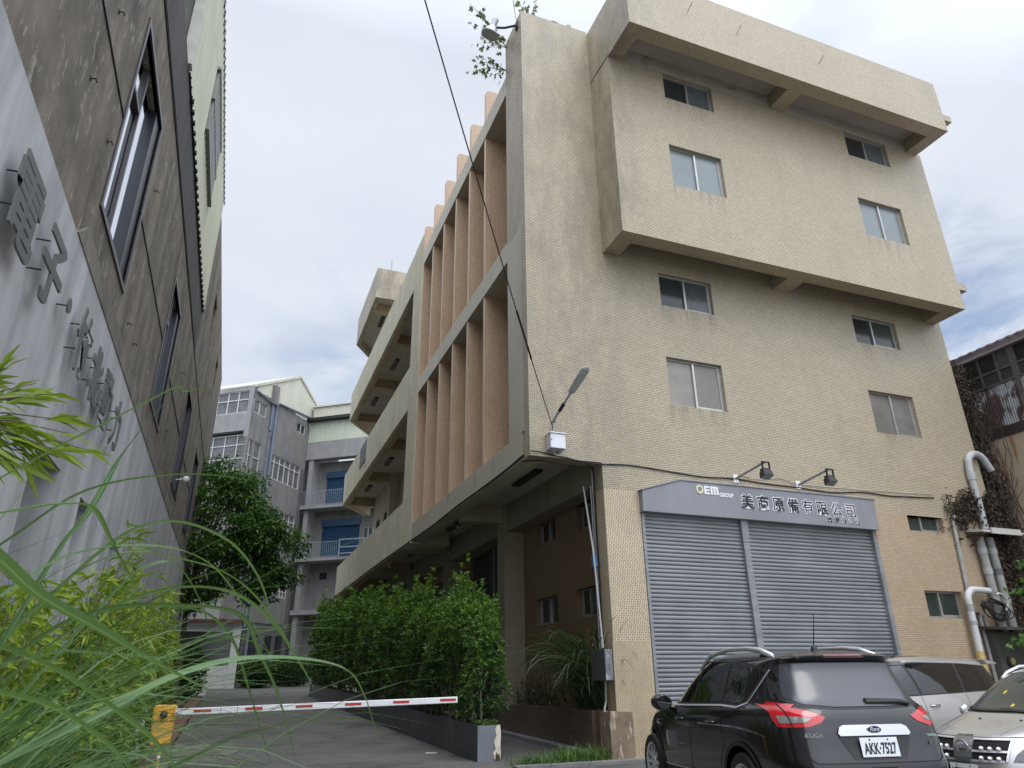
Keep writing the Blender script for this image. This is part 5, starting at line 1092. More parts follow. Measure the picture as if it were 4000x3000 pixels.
hero = {0: [([(0, 1652, 1.15), (200, 1555, 1.25), (360, 1470, 1.38), (500, 1428, 1.5), (640, 1424, 1.6), (745, 1446, 1.68), (785, 1500, 1.71), (815, 1590, 1.73)], .022, .55),
            ([(0, 1400, 1.1), (120, 1450, 1.15), (260, 1545, 1.2), (330, 1600, 1.25), (380, 1659, 1.3)], .022, .6),
            ([(0, 1210, 1.05), (90, 1290, 1.15), (230, 1370, 1.25), (330, 1430, 1.3), (470, 1500, 1.4)], .023, .62),
            ([(0, 1500, 1.0), (110, 1530, 1.05), (220, 1600, 1.1), (280, 1659, 1.15)], .024, .6),
            ([(0, 1110, 1.2), (130, 1090, 1.3), (200, 1100, 1.4), (245, 1180, 1.45), (300, 1280, 1.5)], .018, .5),
            ([(0, 1480, 1.5), (160, 1360, 1.6), (330, 1280, 1.7), (480, 1275, 1.8), (575, 1330, 1.9), (640, 1420, 1.95), (680, 1490, 2.0)], .016, .55)],
        1: [([(90, 1250, 1.5), (190, 1110, 1.6), (260, 990, 1.7), (325, 905, 1.75), (388, 838, 1.8)], .016, .25),
            ([(0, 1180, 1.4), (190, 1060, 1.5), (400, 1025, 1.6), (560, 1040, 1.7)], .018, .3),
            ([(330, 862, 1.7), (400, 846, 1.75), (478, 832, 1.8)], .010, .7),
            ([(60, 1330, 1.5), (250, 1200, 1.6), (420, 1215, 1.75), (520, 1260, 1.8), (600, 1350, 1.9), (655, 1450, 1.95)], .018, .5),
            ([(30, 1420, 1.5), (220, 1320, 1.6), (400, 1310, 1.7), (520, 1330, 1.8), (560, 1410, 1.85), (600, 1500, 1.9), (640, 1640, 1.95)], .015, .35),
            ([(0, 1290, 1.3), (150, 1200, 1.4), (320, 1180, 1.5), (440, 1210, 1.6), (520, 1300, 1.7), (600, 1450, 1.8)], .013, .6),
            ([(140, 1560, 1.6), (300, 1440, 1.7), (440, 1380, 1.8), (540, 1385, 1.9), (620, 1440, 1.95)], .015, .5)],
        2: [([(200, 1420, 2.2), (330, 1330, 2.3), (430, 1320, 2.4), (500, 1380, 2.5), (540, 1500, 2.55), (585, 1650, 2.6)], .020, .3),
            ([(230, 1300, 2.1), (330, 1220, 2.2), (390, 1230, 2.3), (440, 1320, 2.4), (470, 1440, 2.45)], .018, .25),
            ([(150, 1250, 2.0), (330, 1130, 2.1), (480, 1160, 2.25), (560, 1250, 2.35), (590, 1360, 2.4)], .013, .7)]}
for k in range(3):
    r0 = roots[k]; t = thing('grass_clump', (r0[0], r0[1], 0), gl[k], 'grass clump', 'arching grass at the left edge')
    sp_ = []
    for P, wd, tv in hero[k]:
        q = [np.array(px(*p)) for p in P]; rr = np.array(r0) + rng.normal(0, .06, 3) * [1, 1, 0]
        if P[0][0] <= 0:
            q = [q[0] + (q[0] - q[1]) * 1.6] + q
        else:
            d0 = q[0] - q[1]; d0 = d0 / np.linalg.norm(d0); h_ = max(.3, q[0][2] - .1)
            q = [q[0] + d0 * .55 * h_ + np.array([0, 0, -.45 * h_]), q[0] + d0 * .25 * h_ + np.array([0, 0, -.12 * h_])] + q
        sp_.append((smooth(q), wd, tv))
    for i in range([100, 210, 230][k]):
        az = R(rng.uniform(40, 150)) if rng.random() < .85 else rng.uniform(0, 6.28)
        rr = np.array(r0) + rng.normal(0, .13, 3) * [1, 2.2, 0]
        L2 = rng.uniform(1.4, 2.25) * [.92, 1.0, 1.06][k]
        tall = rng.random() < .22
        if tall: L2 *= 1.10
        sp_.append((arch(rr, az, rng.uniform(.03, .30), L2, rng.uniform(1.0, 1.9) if tall else rng.uniform(1.3, 2.6)), rng.uniform(.006, .014), float(np.clip(rng.normal(.4, .22), 0, 1))))
    blades('blade', sp_, BLADE, t)['kind'] = 'stuff'

# reeds and withered weeds behind the low wall
t = thing('reed_clump', (7.75, 15.6, .76), 'tall drooping reed clump growing from the low brown wall', 'reed')
sp_ = []
for i in range(380):
    rr = (7.66 + rng.uniform(-.12, .2), 15.0 + rng.normal(0, .30), .76)
    sp_.append((arch(rr, R(rng.normal(275, 58)), rng.uniform(.02, .42), rng.uniform(1.0, 2.9), rng.uniform(1.2, 2.7), 9), rng.uniform(.022, .048), float(np.clip(rng.normal(.35, .22), 0, 1))))
blades('leaf', sp_, REED, t)['kind'] = 'stuff'
t = thing('withered_weeds', (7.7, 18.3, .76), 'brown withered weeds on the low wall beside the pillar', 'weed')
sp_ = []
for i in range(130):
    rr = (7.6 + rng.uniform(-.05, .25), rng.uniform(16.8, 19.6), .76); sp_.append((arch(rr, rng.uniform(3.5, 6.0), rng.uniform(.05, .5), rng.uniform(.4, 1.3), rng.uniform(.3, 2.0), 7), rng.uniform(.006, .016), float(rng.random())))
blades('stalk', sp_, DEADW, t)['kind'] = 'stuff'
n = 260; base = np.stack([rng.uniform(7.3, 7.9, n), rng.uniform(16.3, 19.3, n), .7 + rng.beta(1.2, 2, n) * .9], 1); leaves('foliage', base, rng.normal(0, 1, (n, 3)), .12, .05, REED, t, tint=np.full(n, .15), droop=.4)
# grass tufts at the gutter
wl = ['low grass tuft at the gutter, left of the others', 'thickest low grass tuft at the gutter, in the middle', 'low grass tuft at the gutter beside the rusty soil']
for k, (x, y, r_, n, h) in enumerate(((5.55, 13.3, .45, 300, .20), (6.35, 13.45, .55, 480, .30), (6.95, 13.75, .36, 240, .26))):
    t = thing('grass_tuft', (x, y, 0), wl[k], 'grass tuft', 'grass tufts at the gutter'); sp_ = []
    for i in range(n):
        sp_.append((arch((x + rng.normal(0, r_ * .5), y + rng.normal(0, r_ * .42), 0), rng.uniform(0, 6.28), rng.uniform(.05, .8), h * rng.uniform(.5, 1.5), rng.uniform(.3, 1.8), 5), rng.uniform(.006, .014), float(rng.random())))
    blades('blade', sp_, WEED, t)['kind'] = 'stuff'
# dry vine in the corner between the tiled wall and the workshop
t = thing('dry_vine', (20.8, 13.9, 4), 'mass of dry brown vine climbing the gap beside the tiled wall', 'vine')
mb = MB(); Bs = []
def patch(P, n, f): 
    for i in range(n): Bs.append(P())
P1 = []
for i in range(8500):
    z = rng.uniform(2.7, 11.0); 
    ext = np.interp(z, [2.7, 4, 5, 6, 7.2, 7.8, 8.5, 9.5, 11], [.9, .95, .9, .75, .6, .42, .34, .30, .26]) + .12 * math.sin(z * 5)
    if rng.random() < .5: # on the workshop wall, growing from the corner towards the viewer
        y = 14.95 - rng.beta(1, 1.6) * ext * 1.15; P1.append((XW - rng.uniform(.0, .22), y, z))
    else:                 # across the gap
        x = XW - rng.beta(1, 1.1) * 1.62; P1.append((x, 14.6 - .5 * rng.random() + (XW - x) * -.25, z * .98))
for i in range(1800):      # creeping over the end of the front wall
    x = 20.2 - rng.beta(1.0, 1.5) * 2.0; s = (x - 18) / 2.2; P1.append((x, YF - rng.uniform(.01, .20), 5.25 + rng.beta(1.6, 1.6) * .95 + .15 * math.sin(x * 6) + s * .1))
for i in range(1100): P1.append((20.0 + rng.uniform(-.5, .25), YF - rng.uniform(.02, .25), rng.uniform(2.6, 5.4)))
P1 = np.array(P1); n = len(P1)
leaves('foliage', P1, rng.normal(0, 1, (n, 3)) + [0, -.2, -.7], rng.uniform(.06, .13, n), .06, DRYV, t, droop=.2)
for i in range(70):
    z0_ = rng.uniform(2.6, 8); x = rng.uniform(20.2, XW); y = 14.2 - rng.random() * .6; p = [(x, y, z0_)]
    for j in range(5): p.append((p[-1][0] + rng.normal(0, .12), p[-1][1] + rng.normal(0, .1), p[-1][2] + rng.uniform(.2, .6)))
    mb.tube(p, .008, 5)
for i in range(26):
    x = rng.uniform(18.2, 20); z = rng.uniform(5.3, 6.0); p = [(x, YF - .03, z)]
    for j in range(5): p.append((p[-1][0] - rng.uniform(-.1, .25), YF - rng.uniform(.02, .1), p[-1][2] + rng.normal(-.04, .13)))
    mb.tube(p, .008, 5)
mb.build('stem', M('vine stem', (.05, .038, .03), .9, var=.2), t)
mb = MB(); mb.box((20.15, 15.0, 0), (XW, 15.3, 10.6)); o = mb.build('alley_panel', M('dark alley panel', (.02, .018, .016), .9), None, (21, 15.1, 0)); tag(o, 'dark panel closing the gap behind the dry vine', 'fence')  # near black panel across the gap
# maple like branch at the right edge
t = thing('maple_tree', (22.2, 11.5, 0), 'young tree with bright lobed leaves in front of the dark shed at the right edge', 'tree')
mb = MB(); mb.tube([(20.9, 11.6, 0), (20.8, 11.7, 1.8), (20.6, 11.9, 3.0), (20.5, 12.0, 4.6)], [.07, .06, .04, .015], 8); mb.build('trunk', BARKG, t)
Bs, Ds = [], []
for (p, q, n) in (((20.7, 11.8, 2.2), (18.2, 12.7, 2.25), 170), ((20.6, 11.9, 3.0), (18.55, 12.6, 3.45), 150), ((20.55, 12.0, 3.6), (19.3, 12.5, 4.15), 120), ((20.6, 11.9, 2.6), (19.1, 12.3, 2.9), 110), ((20.7, 11.8, 1.8), (19.0, 12.2, 1.95), 130), ((20.5, 12, 4.3), (19.9, 12.3, 4.7), 60)):
    mb = MB(); p, q = Vector(p), Vector(q); mb.tube([p, p.lerp(q, .5) + Vector((0, 0, .1)), q], [.025, .016, .005], 6); mb.build('limb', BARKG, t)
    for i in range(n):
        s = rng.uniform(.25, 1.02); a = p.lerp(q, s); Bs.append((a.x + rng.normal(0, .16), a.y + rng.normal(0, .2), a.z + rng.normal(0, .09))); Ds.append((rng.normal(-.5, .6), rng.normal(-.3, .6), rng.normal(-.15, .25)))
leaves('crown', np.array(Bs), np.array(Ds), rng.uniform(.10, .20, len(Bs)), .15, LEAF('lobed leaf', (.03, .085, .02), (.12, .24, .045), .3), t, droop=.25, lobed=True)
# seedlings on the roof corner
def roofplant(root, ends, lab, n=16, ls=.2):
    t = thing('roof_plant', root, lab, 'plant', 'self sown plants on the roof'); Bs, Ds = [], []; root = Vector(root); mb = MB()
    for e in ends:
        e = root + Vector(e); mid = root.lerp(e, .5) + Vector((0, 0, .12)); mb.tube([root, mid, e], [.018, .012, .005], 5)
        for i in range(n):
            s = rng.uniform(.5, 1.05); a = root.lerp(e, s) if s > .7 else mid; Bs.append(np.array(a) + rng.normal(0, .13, 3)); Ds.append(rng.normal(0, .6, 3) + [-.3, 0, -.55])
    mb.build('stem', BARKG, t); leaves('foliage', np.array(Bs), np.array(Ds), rng.uniform(.6, 1.1, len(Bs)) * ls, ls * .8, LEAF('roof leaf', (.04, .075, .02), (.13, .17, .045), .3), t, droop=.2, lobed=True)
roofplant((5.72, 14.9, 19.6), [(-.95, 0, 1.0), (-.8, .2, .1), (-.55, .0, .45), (-1.2, .1, 1.55), (-.35, .1, -.05)], 'leafy seedling reaching out beside the corner floodlight', 14)
roofplant((5.74, 15.0, 18.75), [(-.8, 0, .05), (-.35, .1, -.05), (-1.0, .1, -.25)], 'leafy seedling hanging out below the tower top', 15)
roofplant((6.1, 14.1, 19.82), [(.05, 0, .75), (.3, 0, .95), (-.25, 0, .9)], 'leafy seedling on top of the tower at the frame top', 10, .2)
roofplant((6.85, 14.05, 19.82), [(.06, 0, .30)], 'tiny seedling on the tower roof edge', 6, .14)
# ---------------------------------------------------------------- vehicles
def outline(lv, n):
    z_r, z_f, y0, y1, hw, nr, nf = lv; P = []
    ym, h = (y0 + y1) / 2, (y1 - y0) / 2
    for i in range(n):
        t = 2 * math.pi * i / n + 1e-6; c, s = math.cos(t), math.sin(t); e = 2 / (nf if s > 0 else nr)
        x = hw * math.copysign(abs(c) ** e, c); y = ym + h * math.copysign(abs(s) ** e, s); k = (y - y0) / (y1 - y0)
        P.append((x, y, z_r + (z_f - z_r) * k))
    return P
def car_body(levels, parent, mat, wheels, wr, roofc=0.0, n=56):
    mb = MB(); k = len(levels)
    for lv in levels: mb.v += outline(lv, n)
    for a in range(k - 1):
        for i in range(n): mb.f.append((a * n + i, a * n + (i + 1) % n, (a + 1) * n + (i + 1) % n, (a + 1) * n + i))
    for base in (0, (k - 1) * n):
        for i in range(-n // 4, n // 4):
            a, b = i % n, (i + 1) % n; c, d = (n // 2 - i - 1) % n, (n // 2 - i) % n
            f = [base + q for q in (a, b, c, d)]; f = list(dict.fromkeys(f))
            if len(f) >= 3: mb.f.append(tuple(f))
    mb.m = [0] * len(mb.f)
    if roofc:
        top = (k - 1) * n
    o = mb.build('body', mat, parent, smooth=True)
    sb = o.modifiers.new('s', 'SUBSURF'); sb.levels = sb.render_levels = 1
    tmp = []
    for (x, y) in wheels:
        m2 = MB(); m2.lathe((x * .55, y, wr + .0), (math.copysign(1, x), 0, 0), [(wr + .055, 0), (wr + .055, .9)], 40); t = m2.build('cut', mat); tmp.append(t)
        bo = o.modifiers.new('b', 'BOOLEAN'); bo.operation = 'DIFFERENCE'; bo.object = t; bo.solver = 'EXACT'
        t.matrix_world = parent.matrix_world.copy()
    bpy.context.view_layer.update()
    dg = bpy.context.evaluated_depsgraph_get()
    # evaluate in the car's own frame
    for t in tmp: t.parent = parent
    bpy.context.view_layer.update(); dg = bpy.context.evaluated_depsgraph_get()
    for t in tmp: t.matrix_world = parent.matrix_world.copy()
    bpy.context.view_layer.update(); dg = bpy.context.evaluated_depsgraph_get()
    me = bpy.data.meshes.new_from_object(o.evaluated_get(dg)); o.modifiers.clear(); o.data = me
    for t in tmp: bpy.data.objects.remove(t)
    me.polygons.foreach_set('use_smooth', [True] * len(me.polygons))
    try: me.set_sharp_from_angle(angle=R(42))
    except Exception: pass
    bm = bmesh.new(); bm.from_mesh(me); bvh = BVHTree.FromBMesh(bm); bm.free()
    return o, bvh
def decal(name, poly, proj, bvh, parent, mat, off=.004, step=.05, thick=0.0, smooth=True):
    """a panel cut to an outline and pressed on to the body. proj: 'L','R' sides (y,z); 'B','F' ends (x,z); 'T' top (x,y)."""
    bm = bmesh.new(); vs = [bm.verts.new((p[0], p[1], 0)) for p in poly]; bm.faces.new(vs)
    for ax in (0, 1):
        lo, hi = min(p[ax] for p in poly), max(p[ax] for p in poly); q = lo + step
        while q < hi - 1e-4:
            nrm_ = Vector((1, 0, 0)) if ax == 0 else Vector((0, 1, 0))
            bmesh.ops.bisect_plane(bm, geom=bm.verts[:] + bm.edges[:] + bm.faces[:], plane_co=nrm_ * q, plane_no=nrm_); q += step
    bmesh.ops.triangulate(bm, faces=bm.faces)
    D = {'L': Vector((1, 0, 0)), 'R': Vector((-1, 0, 0)), 'B': Vector((0, 1, 0)), 'F': Vector((0, -1, 0)), 'T': Vector((0, 0, -1))}[proj]
    bad = []
    for v in bm.verts:
        a, b = v.co.x, v.co.y
        o = {'L': Vector((-4, a, b)), 'R': Vector((4, a, b)), 'B': Vector((a, -8, b)), 'F': Vector((a, 8, b)), 'T': Vector((a, b, 6))}[proj]
        h = bvh.ray_cast(o, D)
        if h[0] is None: bad.append(v); continue
        nn = h[1] if h[1].dot(D) < 0 else -h[1]
        v.co = h[0] + (nn * .6 - D * .4).normalized() * off
    bmesh.ops.delete(bm, geom=bad, context='VERTS')
    if thick:
        r_ = bmesh.ops.extrude_face_region(bm, geom=bm.faces[:])
        for v in [g for g in r_['geom'] if isinstance(g, bmesh.types.BMVert)]: v.co -= D * thick
    bmesh.ops.recalc_face_normals(bm, faces=bm.faces)
    me = bpy.data.meshes.new(name); bm.to_mesh(me); bm.free(); me.materials.append(mat)
    if smooth and not thick: me.polygons.foreach_set('use_smooth', [True] * len(me.polygons))
    o = bpy.data.objects.new(name, me); COL.objects.link(o); o.parent = parent; ORG[o.name] = Vector((0, 0, 0)); return o
def strip(a, w):
    """outline of a thin band along a polyline."""
    P = [Vector((p[0], p[1])) for p in a]; L, Rr = [], []
    for i, p in enumerate(P):
        t = (P[min(i + 1, len(P) - 1)] - P[max(i - 1, 0)]).normalized(); n_ = Vector((-t.y, t.x)) * w / 2; L.append(tuple(p + n_)); Rr.append(tuple(p - n_))
    return L + Rr[::-1]
def wheel(parent, x, y, r, wd, rimm, spokes=10):
    s = math.copysign(1, x); mb = MB()
    mb.lathe((x - s * wd, y, r), (s, 0, 0), [(r * .62, 0), (r * .94, .005), (r, .03), (r, wd - .03), (r * .95, wd), (r * .72, wd + .006), (r * .69, wd - .02), (r * .65, wd - .10)], 40, cap=False); w_ = mb.build('wheel', RUBBER, parent, smooth=False)
    mb = MB(); mb.lathe((x - s * wd, y, r), (s, 0, 0), [(r * .64, wd * .3), (r * .64, wd * .35)], 32); mb.build('hub_shadow', BLACK, w_)
    mb = MB(); m_ = 40; c = Vector((x - s * .02, y, r))
    ro, ri = r * .70, r * .635
    for rr, dx in ((ro, .022), (ri, .012), (ri, -.06)): mb.v += [tuple(c + Vector((s * dx, rr * math.cos(2 * math.pi * i / m_), rr * math.sin(2 * math.pi * i / m_)))) for i in range(m_)]
    for a in (0, 1): mb.f += [(a * m_ + i, a * m_ + (i + 1) % m_, (a + 1) * m_ + (i + 1) % m_, (a + 1) * m_ + i) for i in range(m_)]
    mb.m = [0] * len(mb.f)
    for k in range(spokes):
        a0 = 2 * math.pi * k / spokes; u = Vector((0, math.cos(a0), math.sin(a0))); v = Vector((0, -math.sin(a0), math.cos(a0)))
        q = []
        for rr, hw_, dx in ((.05, .024, .0), (.05, .024, -.03), (ri, .017, .010), (ri, .017, -.04)):
            q += [c + u * rr + v * hw_ + Vector((s * dx, 0, 0)), c + u * rr - v * hw_ + Vector((s * dx, 0, 0))]
        mb.add(q, [(0, 1, 5, 4), (0, 4, 6, 2), (1, 3, 7, 5), (2, 6, 7, 3)])
    mb.lathe(c, (s, 0, 0), [(.07, -.03), (.07, .004), (.035, .012), (.03, .012)], 20); mb.build('rim', rimm, w_)
    return w_
def plate(parent, body, c, ux, uz, w_, h_, tilt=0.0):
    c, ux, uz = Vector(c), Vector(ux).normalized(), Vector(uz).normalized(); n_ = ux.cross(uz); mb = MB()
    q = [c + ux * a + uz * b + n_ * d for d in (0, .006) for a, b in ((-w_ / 2, -h_ / 2), (w_ / 2, -h_ / 2), (w_ / 2, h_ / 2), (-w_ / 2, h_ / 2))]
    mb.add(q, [(0, 1, 2, 3), (4, 5, 6, 7), (0, 1, 5, 4), (1, 2, 6, 5), (2, 3, 7, 6), (3, 0, 4, 7)]); p = mb.build('number_plate', M('plate white', (.70, .74, .76), .35, var=.04), parent, bevel=.004)
    g, f = text_geo(body, h_ * .86, .0015, .0035, 1.0); x0, x1 = min(v[0] for v in g), max(v[0] for v in g); sc = w_ * .86 / (x1 - x0)
    y0, y1 = min(v[1] for v in g), max(v[1] for v in g); sy_ = h_ * .60 / (y1 - y0)
    mb = MB(); text_on(mb, ([((v[0] - (x0 + x1) / 2) * sc, (v[1] - (y0 + y1) / 2) * sy_ - h_ * .06, v[2]) for v in g], f), c + n_ * .0075, ux, uz); mb.build('plate_text', BLACK, p)
    for a in (-.24, .24):
        mb = MB(); mb.lathe(c + ux * (a * w_) + uz * (h_ * .39) + n_ * .006, n_, [(.009, 0), (.007, .004)], 8); mb.build('plate_screw', BLACK, p)
    return p
PB = M('black car paint', (.006, .0065, .008), .25, .0, var=.0, coat=.9, spec=.3)
PS = M('silver car paint', (.55, .545, .53), .32, .6, var=.0, coat=.9)
PV = M('warm silver car paint', (.50, .49, .47), .33, .6, var=.0, coat=.9)
CG = M('tinted car glass', (.006, .007, .008), .03, var=0, spec=.9)
CGR = M('tinted rear glass', (.05, .053, .062), .22, var=0, spec=.8)
CGW = M('windscreen glass', (.035, .045, .043), .04, var=.35, vs=1.6, spec=.9, space='O')
CHR = M('chrome', (.56, .56, .58), .16, 1.0, var=0)
SILV = M('satin silver rail', (.74, .74, .76), .36, .75, var=0)
TRIM = M('black trim', (.016, .016, .017), .5, var=0)
REDL = M('red tail light', (.50, .008, .014), .12, var=0, coat=1.0)
REDD = M('dark red tail light', (.14, .006, .008), .12, var=0, coat=1.0)
CLRL = M('clear lamp', (.30, .285, .27), .12, .3, var=.25, vs=30, coat=1.0, space='O')
GAP = M('panel gap', (.003, .003, .003), .8, var=0)

# black suv seen from behind
sa = R(11.8)
SU = thing('parked_car', (6.39, 7.98, .04), 'black sport utility car seen from behind in front of the roller shutter', 'car', None, rz=-sa); SU.scale = (1.03, 1.03, 1.03)
bpy.context.view_layer.update()
lev = [(.20, .22, -2.05, 2.05, .78, 6, 4), (.30, .26, -2.22, 2.20, .885, 6, 3.6), (.46, .44, -2.28, 2.26, .912, 6, 3.4), (.64, .60, -2.29, 2.27, .920, 6, 3.4), (.72, .70, -2.25, 2.26, .920, 6, 3.4), (.88, .78, -2.22, 2.24, .918, 6, 3.3), (1.02, .88, -2.19, 2.17, .908, 6, 3.3),
       (1.10, .95, -2.155, 2.05, .888, 5.5, 3.2), (1.145, 1.00, -2.11, 1.85, .865, 5, 3.2), (1.17, 1.05, -2.07, 1.10, .838, 5, 3.6), (1.28, 1.22, -2.00, .84, .785, 5, 4.2), (1.45, 1.42, -1.90, .48, .715, 5.5, 4.4), (1.535, 1.53, -1.86, .20, .675, 6, 4.6), (1.56, 1.565, -1.97, .12, .655, 6, 4.6), (1.60, 1.615, -1.96, -.02, .60, 6, 4.5), (1.635, 1.665, -1.70, -.30, .40, 5, 4), (1.652, 1.68, -1.45, -.55, .18, 3, 3)]
wy = (-1.29, 1.40); wr = .345
bo, bv = car_body(lev, SU, PB, [(sx * .92, y) for y in wy for sx in (-1, 1)], wr)
sidew = {'quarter': [(-1.60, 1.445), (-1.18, 1.520), (-.88, 1.545), (-.87, 1.145), (-1.20, 1.135), (-1.36, 1.175)],
         'rear_door': [(-.83, 1.545), (-.40, 1.560), (-.06, 1.555), (-.02, 1.12), (-.40, 1.13), (-.82, 1.143)],
         'front_door': [(.00, 1.552), (.22, 1.51), (.48, 1.40), (.72, 1.27), (.95, 1.11), (.50, 1.105), (.04, 1.118)]}
for pj in 'LR':
    decal('window_surround', [(-1.66, 1.46), (-1.18, 1.545), (-.40, 1.585), (.05, 1.578), (.26, 1.53), (.52, 1.42), (.80, 1.25), (1.02, 1.085), (.50, 1.080), (-.02, 1.095), (-.84, 1.118), (-1.22, 1.108), (-1.40, 1.155)], pj, bv, SU, TRIM, .003)
    for k, p in sidew.items(): decal('side_window', p, pj, bv, SU, CG, .007)
    decal('window_chrome', strip([(1.0, 1.075), (.5, 1.072), (0, 1.086), (-.84, 1.110), (-1.22, 1.100), (-1.42, 1.148), (-1.55, 1.30), (-1.675, 1.462)], .018), pj, bv, SU, SILV, .008, .04)
    for a in ([(-.02, 1.08), (-.01, .8), (.02, .45), (.05, .30)], [(-.86, 1.10), (-.88, .90), (-.94, .74), (-.80, .55), (-.74, .32)], [(1.02, 1.07), (1.08, .9), (1.04, .6), (1.02, .32)]): decal('door_gap', strip(a, .009), pj, bv, SU, GAP, .002, .04)
    decal('sill_trim', [(-.86, .24), (.96, .24), (.98, .36), (-.88, .38)], pj, bv, SU, TRIM, .006)
    decal('sill_line', strip([(-.85, .41), (.96, .385)], .012), pj, bv, SU, SILV, .006)
    for y in wy:
        arc_ = [(y + (wr + .10) * math.cos(a), wr + (wr + .10) * math.sin(a)) for a in [math.pi * i / 18 for i in range(19)]]; ar2 = [(y + (wr + .058) * math.cos(a), wr + (wr + .058) * math.sin(a)) for a in [math.pi * (18 - i) / 18 for i in range(19)]]
        decal('arch_trim', [p for p in arc_ + ar2 if p[1] > .2], pj, bv, SU, TRIM, .012, .06)
    sx = -1 if pj == 'L' else 1
    for y, z in ((-.62, .930), (.30, .925)):
        h = bv.ray_cast(Vector((sx * 3, y, z)), Vector((-sx, 0, 0)))[0]; mb = MB(); mb.tube([h + Vector((0, .10, 0)), h + Vector((sx * .035, .07, 0)), h + Vector((sx * .04, -.06, .004)), h + Vector((0, -.11, .004))], [.012, .016, .016, .012], 8); hd = mb.build('door_handle', PB, SU, smooth=True)
        mb = MB(); mb.tube([h + Vector((sx * .044, .04, .008)), h + Vector((sx * .046, -.03, .010))], .007, 6); mb.build('handle_chrome', CHR, hd)
    h = Vector((sx * .98, .70, 1.10)); mb = MB(); mb.lathe(h, (0, 1, 0), [(.055, -.09), (.095, -.07), (.115, 0), (.10, .07), (.05, .13)], 16)
    mb.v = [(h.x + (p[0] - h.x) * 1.25, p[1], h.z + (p[2] - h.z) * .86) for p in mb.v]; mr_ = mb.build('mirror', PB, SU, smooth=True)
    mb = MB(); mb.tube([(sx * .84, .78, 1.06), (sx * .93, .73, 1.07)], .03, 8); mb.build('mirror_arm', TRIM, mr_)
    mb = MB(); mb.lathe(h + Vector((0, -.092, 0)), (0, -1, 0), [(.09, 0), (.085, .004)], 16); mb.build('mirror_glass', CG, mr_)
    hh = bv.ray_cast(Vector((sx * 3, 1.12, .86)), Vector((-sx, 0, 0)))[0]; mb = MB(); mb.tube([hh + Vector((sx * .004, .07, -.005)), hh + Vector((sx * .01, 0, .02)), hh + Vector((sx * .004, -.05, .03))], .008, 6); mb.tube([hh + Vector((sx * .004, .07, -.005)), hh + Vector((sx * .006, .0, -.035)), hh + Vector((sx * .004, -.05, -.02))], .007, 6); mb.build('fender_badge', CHR, SU)
    mb = MB(); rp = []
    for y, dz in ((.26, .0), (.10, .035), (-.10, .065), (-.6, .085), (-1.1, .08), (-1.38, .055), (-1.62, .0)):
        hz = bv.ray_cast(Vector((sx * .585, y, 3)), Vector((0, 0, -1)))[0]; rp.append(hz + Vector((0, 0, dz)))
    mb.tube(rp, [.018, .022, .024, .024, .026, .034, .024], 8)
    mb.v = [tuple(v) for v in mb.v]; mb.build('roof_rail', SILV, SU, smooth=True)
    mb = MB(); mb.tube([rp[0], rp[0].lerp(rp[2], .5) - Vector((0, 0, .03)), rp[2] - Vector((0, 0, .07))], .02, 6); mb.tube([rp[-1], rp[-2] - Vector((0, 0, .055))], .02, 6); mb.build('rail_foot', TRIM, SU)
    for y in wy: wheel(SU, sx * .915, y, wr, .22, SILV)
    # tail lamps wrap from the side on to the hatch
    decal('tail_light', [(-1.70, 1.165), (-1.88, 1.16), (-2.005, 1.148), (-2.02, .955), (-1.97, .955), (-1.89, 1.01), (-1.80, 1.10)], pj, bv, SU, REDL, .006, .018)
    X = lambda p: [(sx * a, b) for a, b in p]
    decal('tail_light', X([(.815, 1.146), (.76, 1.14), (.60, 1.10), (.44, 1.045), (.50, .995), (.62, .96), (.815, .953)]), 'B', bv, SU, REDL, .006, .018)
    decal('lamp_lens', X([(.80, 1.05), (.66, 1.045), (.57, 1.032), (.63, 1.0), (.80, .985)]), 'B', bv, SU, CLRL, .010, .018)
    decal('lamp_gap', strip(X([(.745, 1.15), (.735, .945)]), .008), 'B', bv, SU, GAP, .012, .03)
    decal('hatch_gap', strip(X([(.655, 1.52), (.715, 1.35), (.765, 1.20), (.745, 1.14)]), .010), 'B', bv, SU, GAP, .003, .03)
    decal('hatch_gap', strip(X([(.735, .95), (.71, .82), (.67, .70), (.62, .665)]), .010), 'B', bv, SU, GAP, .003, .03)
    decal('reflector', X([(.82, .50), (.66, .50), (.66, .46), (.82, .46)]), 'B', bv, SU, REDL, .006, .03)
decal('rear_window', [(-.655, 1.52), (-.30, 1.53), (.30, 1.53), (.655, 1.52), (.715, 1.34), (.745, 1.20), (.62, 1.13), (.30, 1.105), (-.30, 1.105), (-.62, 1.13), (-.745, 1.20), (-.715, 1.34)], 'B', bv, SU, TRIM, .003, .05)
decal('rear_window', [(-.605, 1.51), (-.30, 1.52), (.30, 1.52), (.605, 1.51), (.655, 1.34), (.685, 1.215), (.58, 1.15), (.30, 1.125), (-.30, 1.125), (-.58, 1.15), (-.685, 1.215), (-.655, 1.34)], 'B', bv, SU, CGR, .007, .05)
decal('brake_light', [(-.20, 1.598), (.20, 1.598), (.22, 1.572), (-.22, 1.572)], 'B', bv, SU, REDD, .005, .02)
mb = MB(); cw = Vector((.42, -2.085, 1.10)); mb.tube([Vector((.50, -2.11, 1.15)), Vector((.40, -2.10, 1.165)), Vector((.05, -2.085, 1.165))], [.018, .024, .034], 8); mb.build('wiper', TRIM, SU)
mb = MB(); hz = bv.ray_cast(Vector((0, -1.45, 3)), Vector((0, 0, -1)))[0]; mb.lathe(hz, (0, 0, 1), [(.045, -.01), (.03, .03), (.012, .05)], 12); mb.tube([hz + Vector((0, 0, .04)), hz + Vector((0, -.10, .36))], [.007, .003], 6); mb.build('antenna', BLACK, SU)
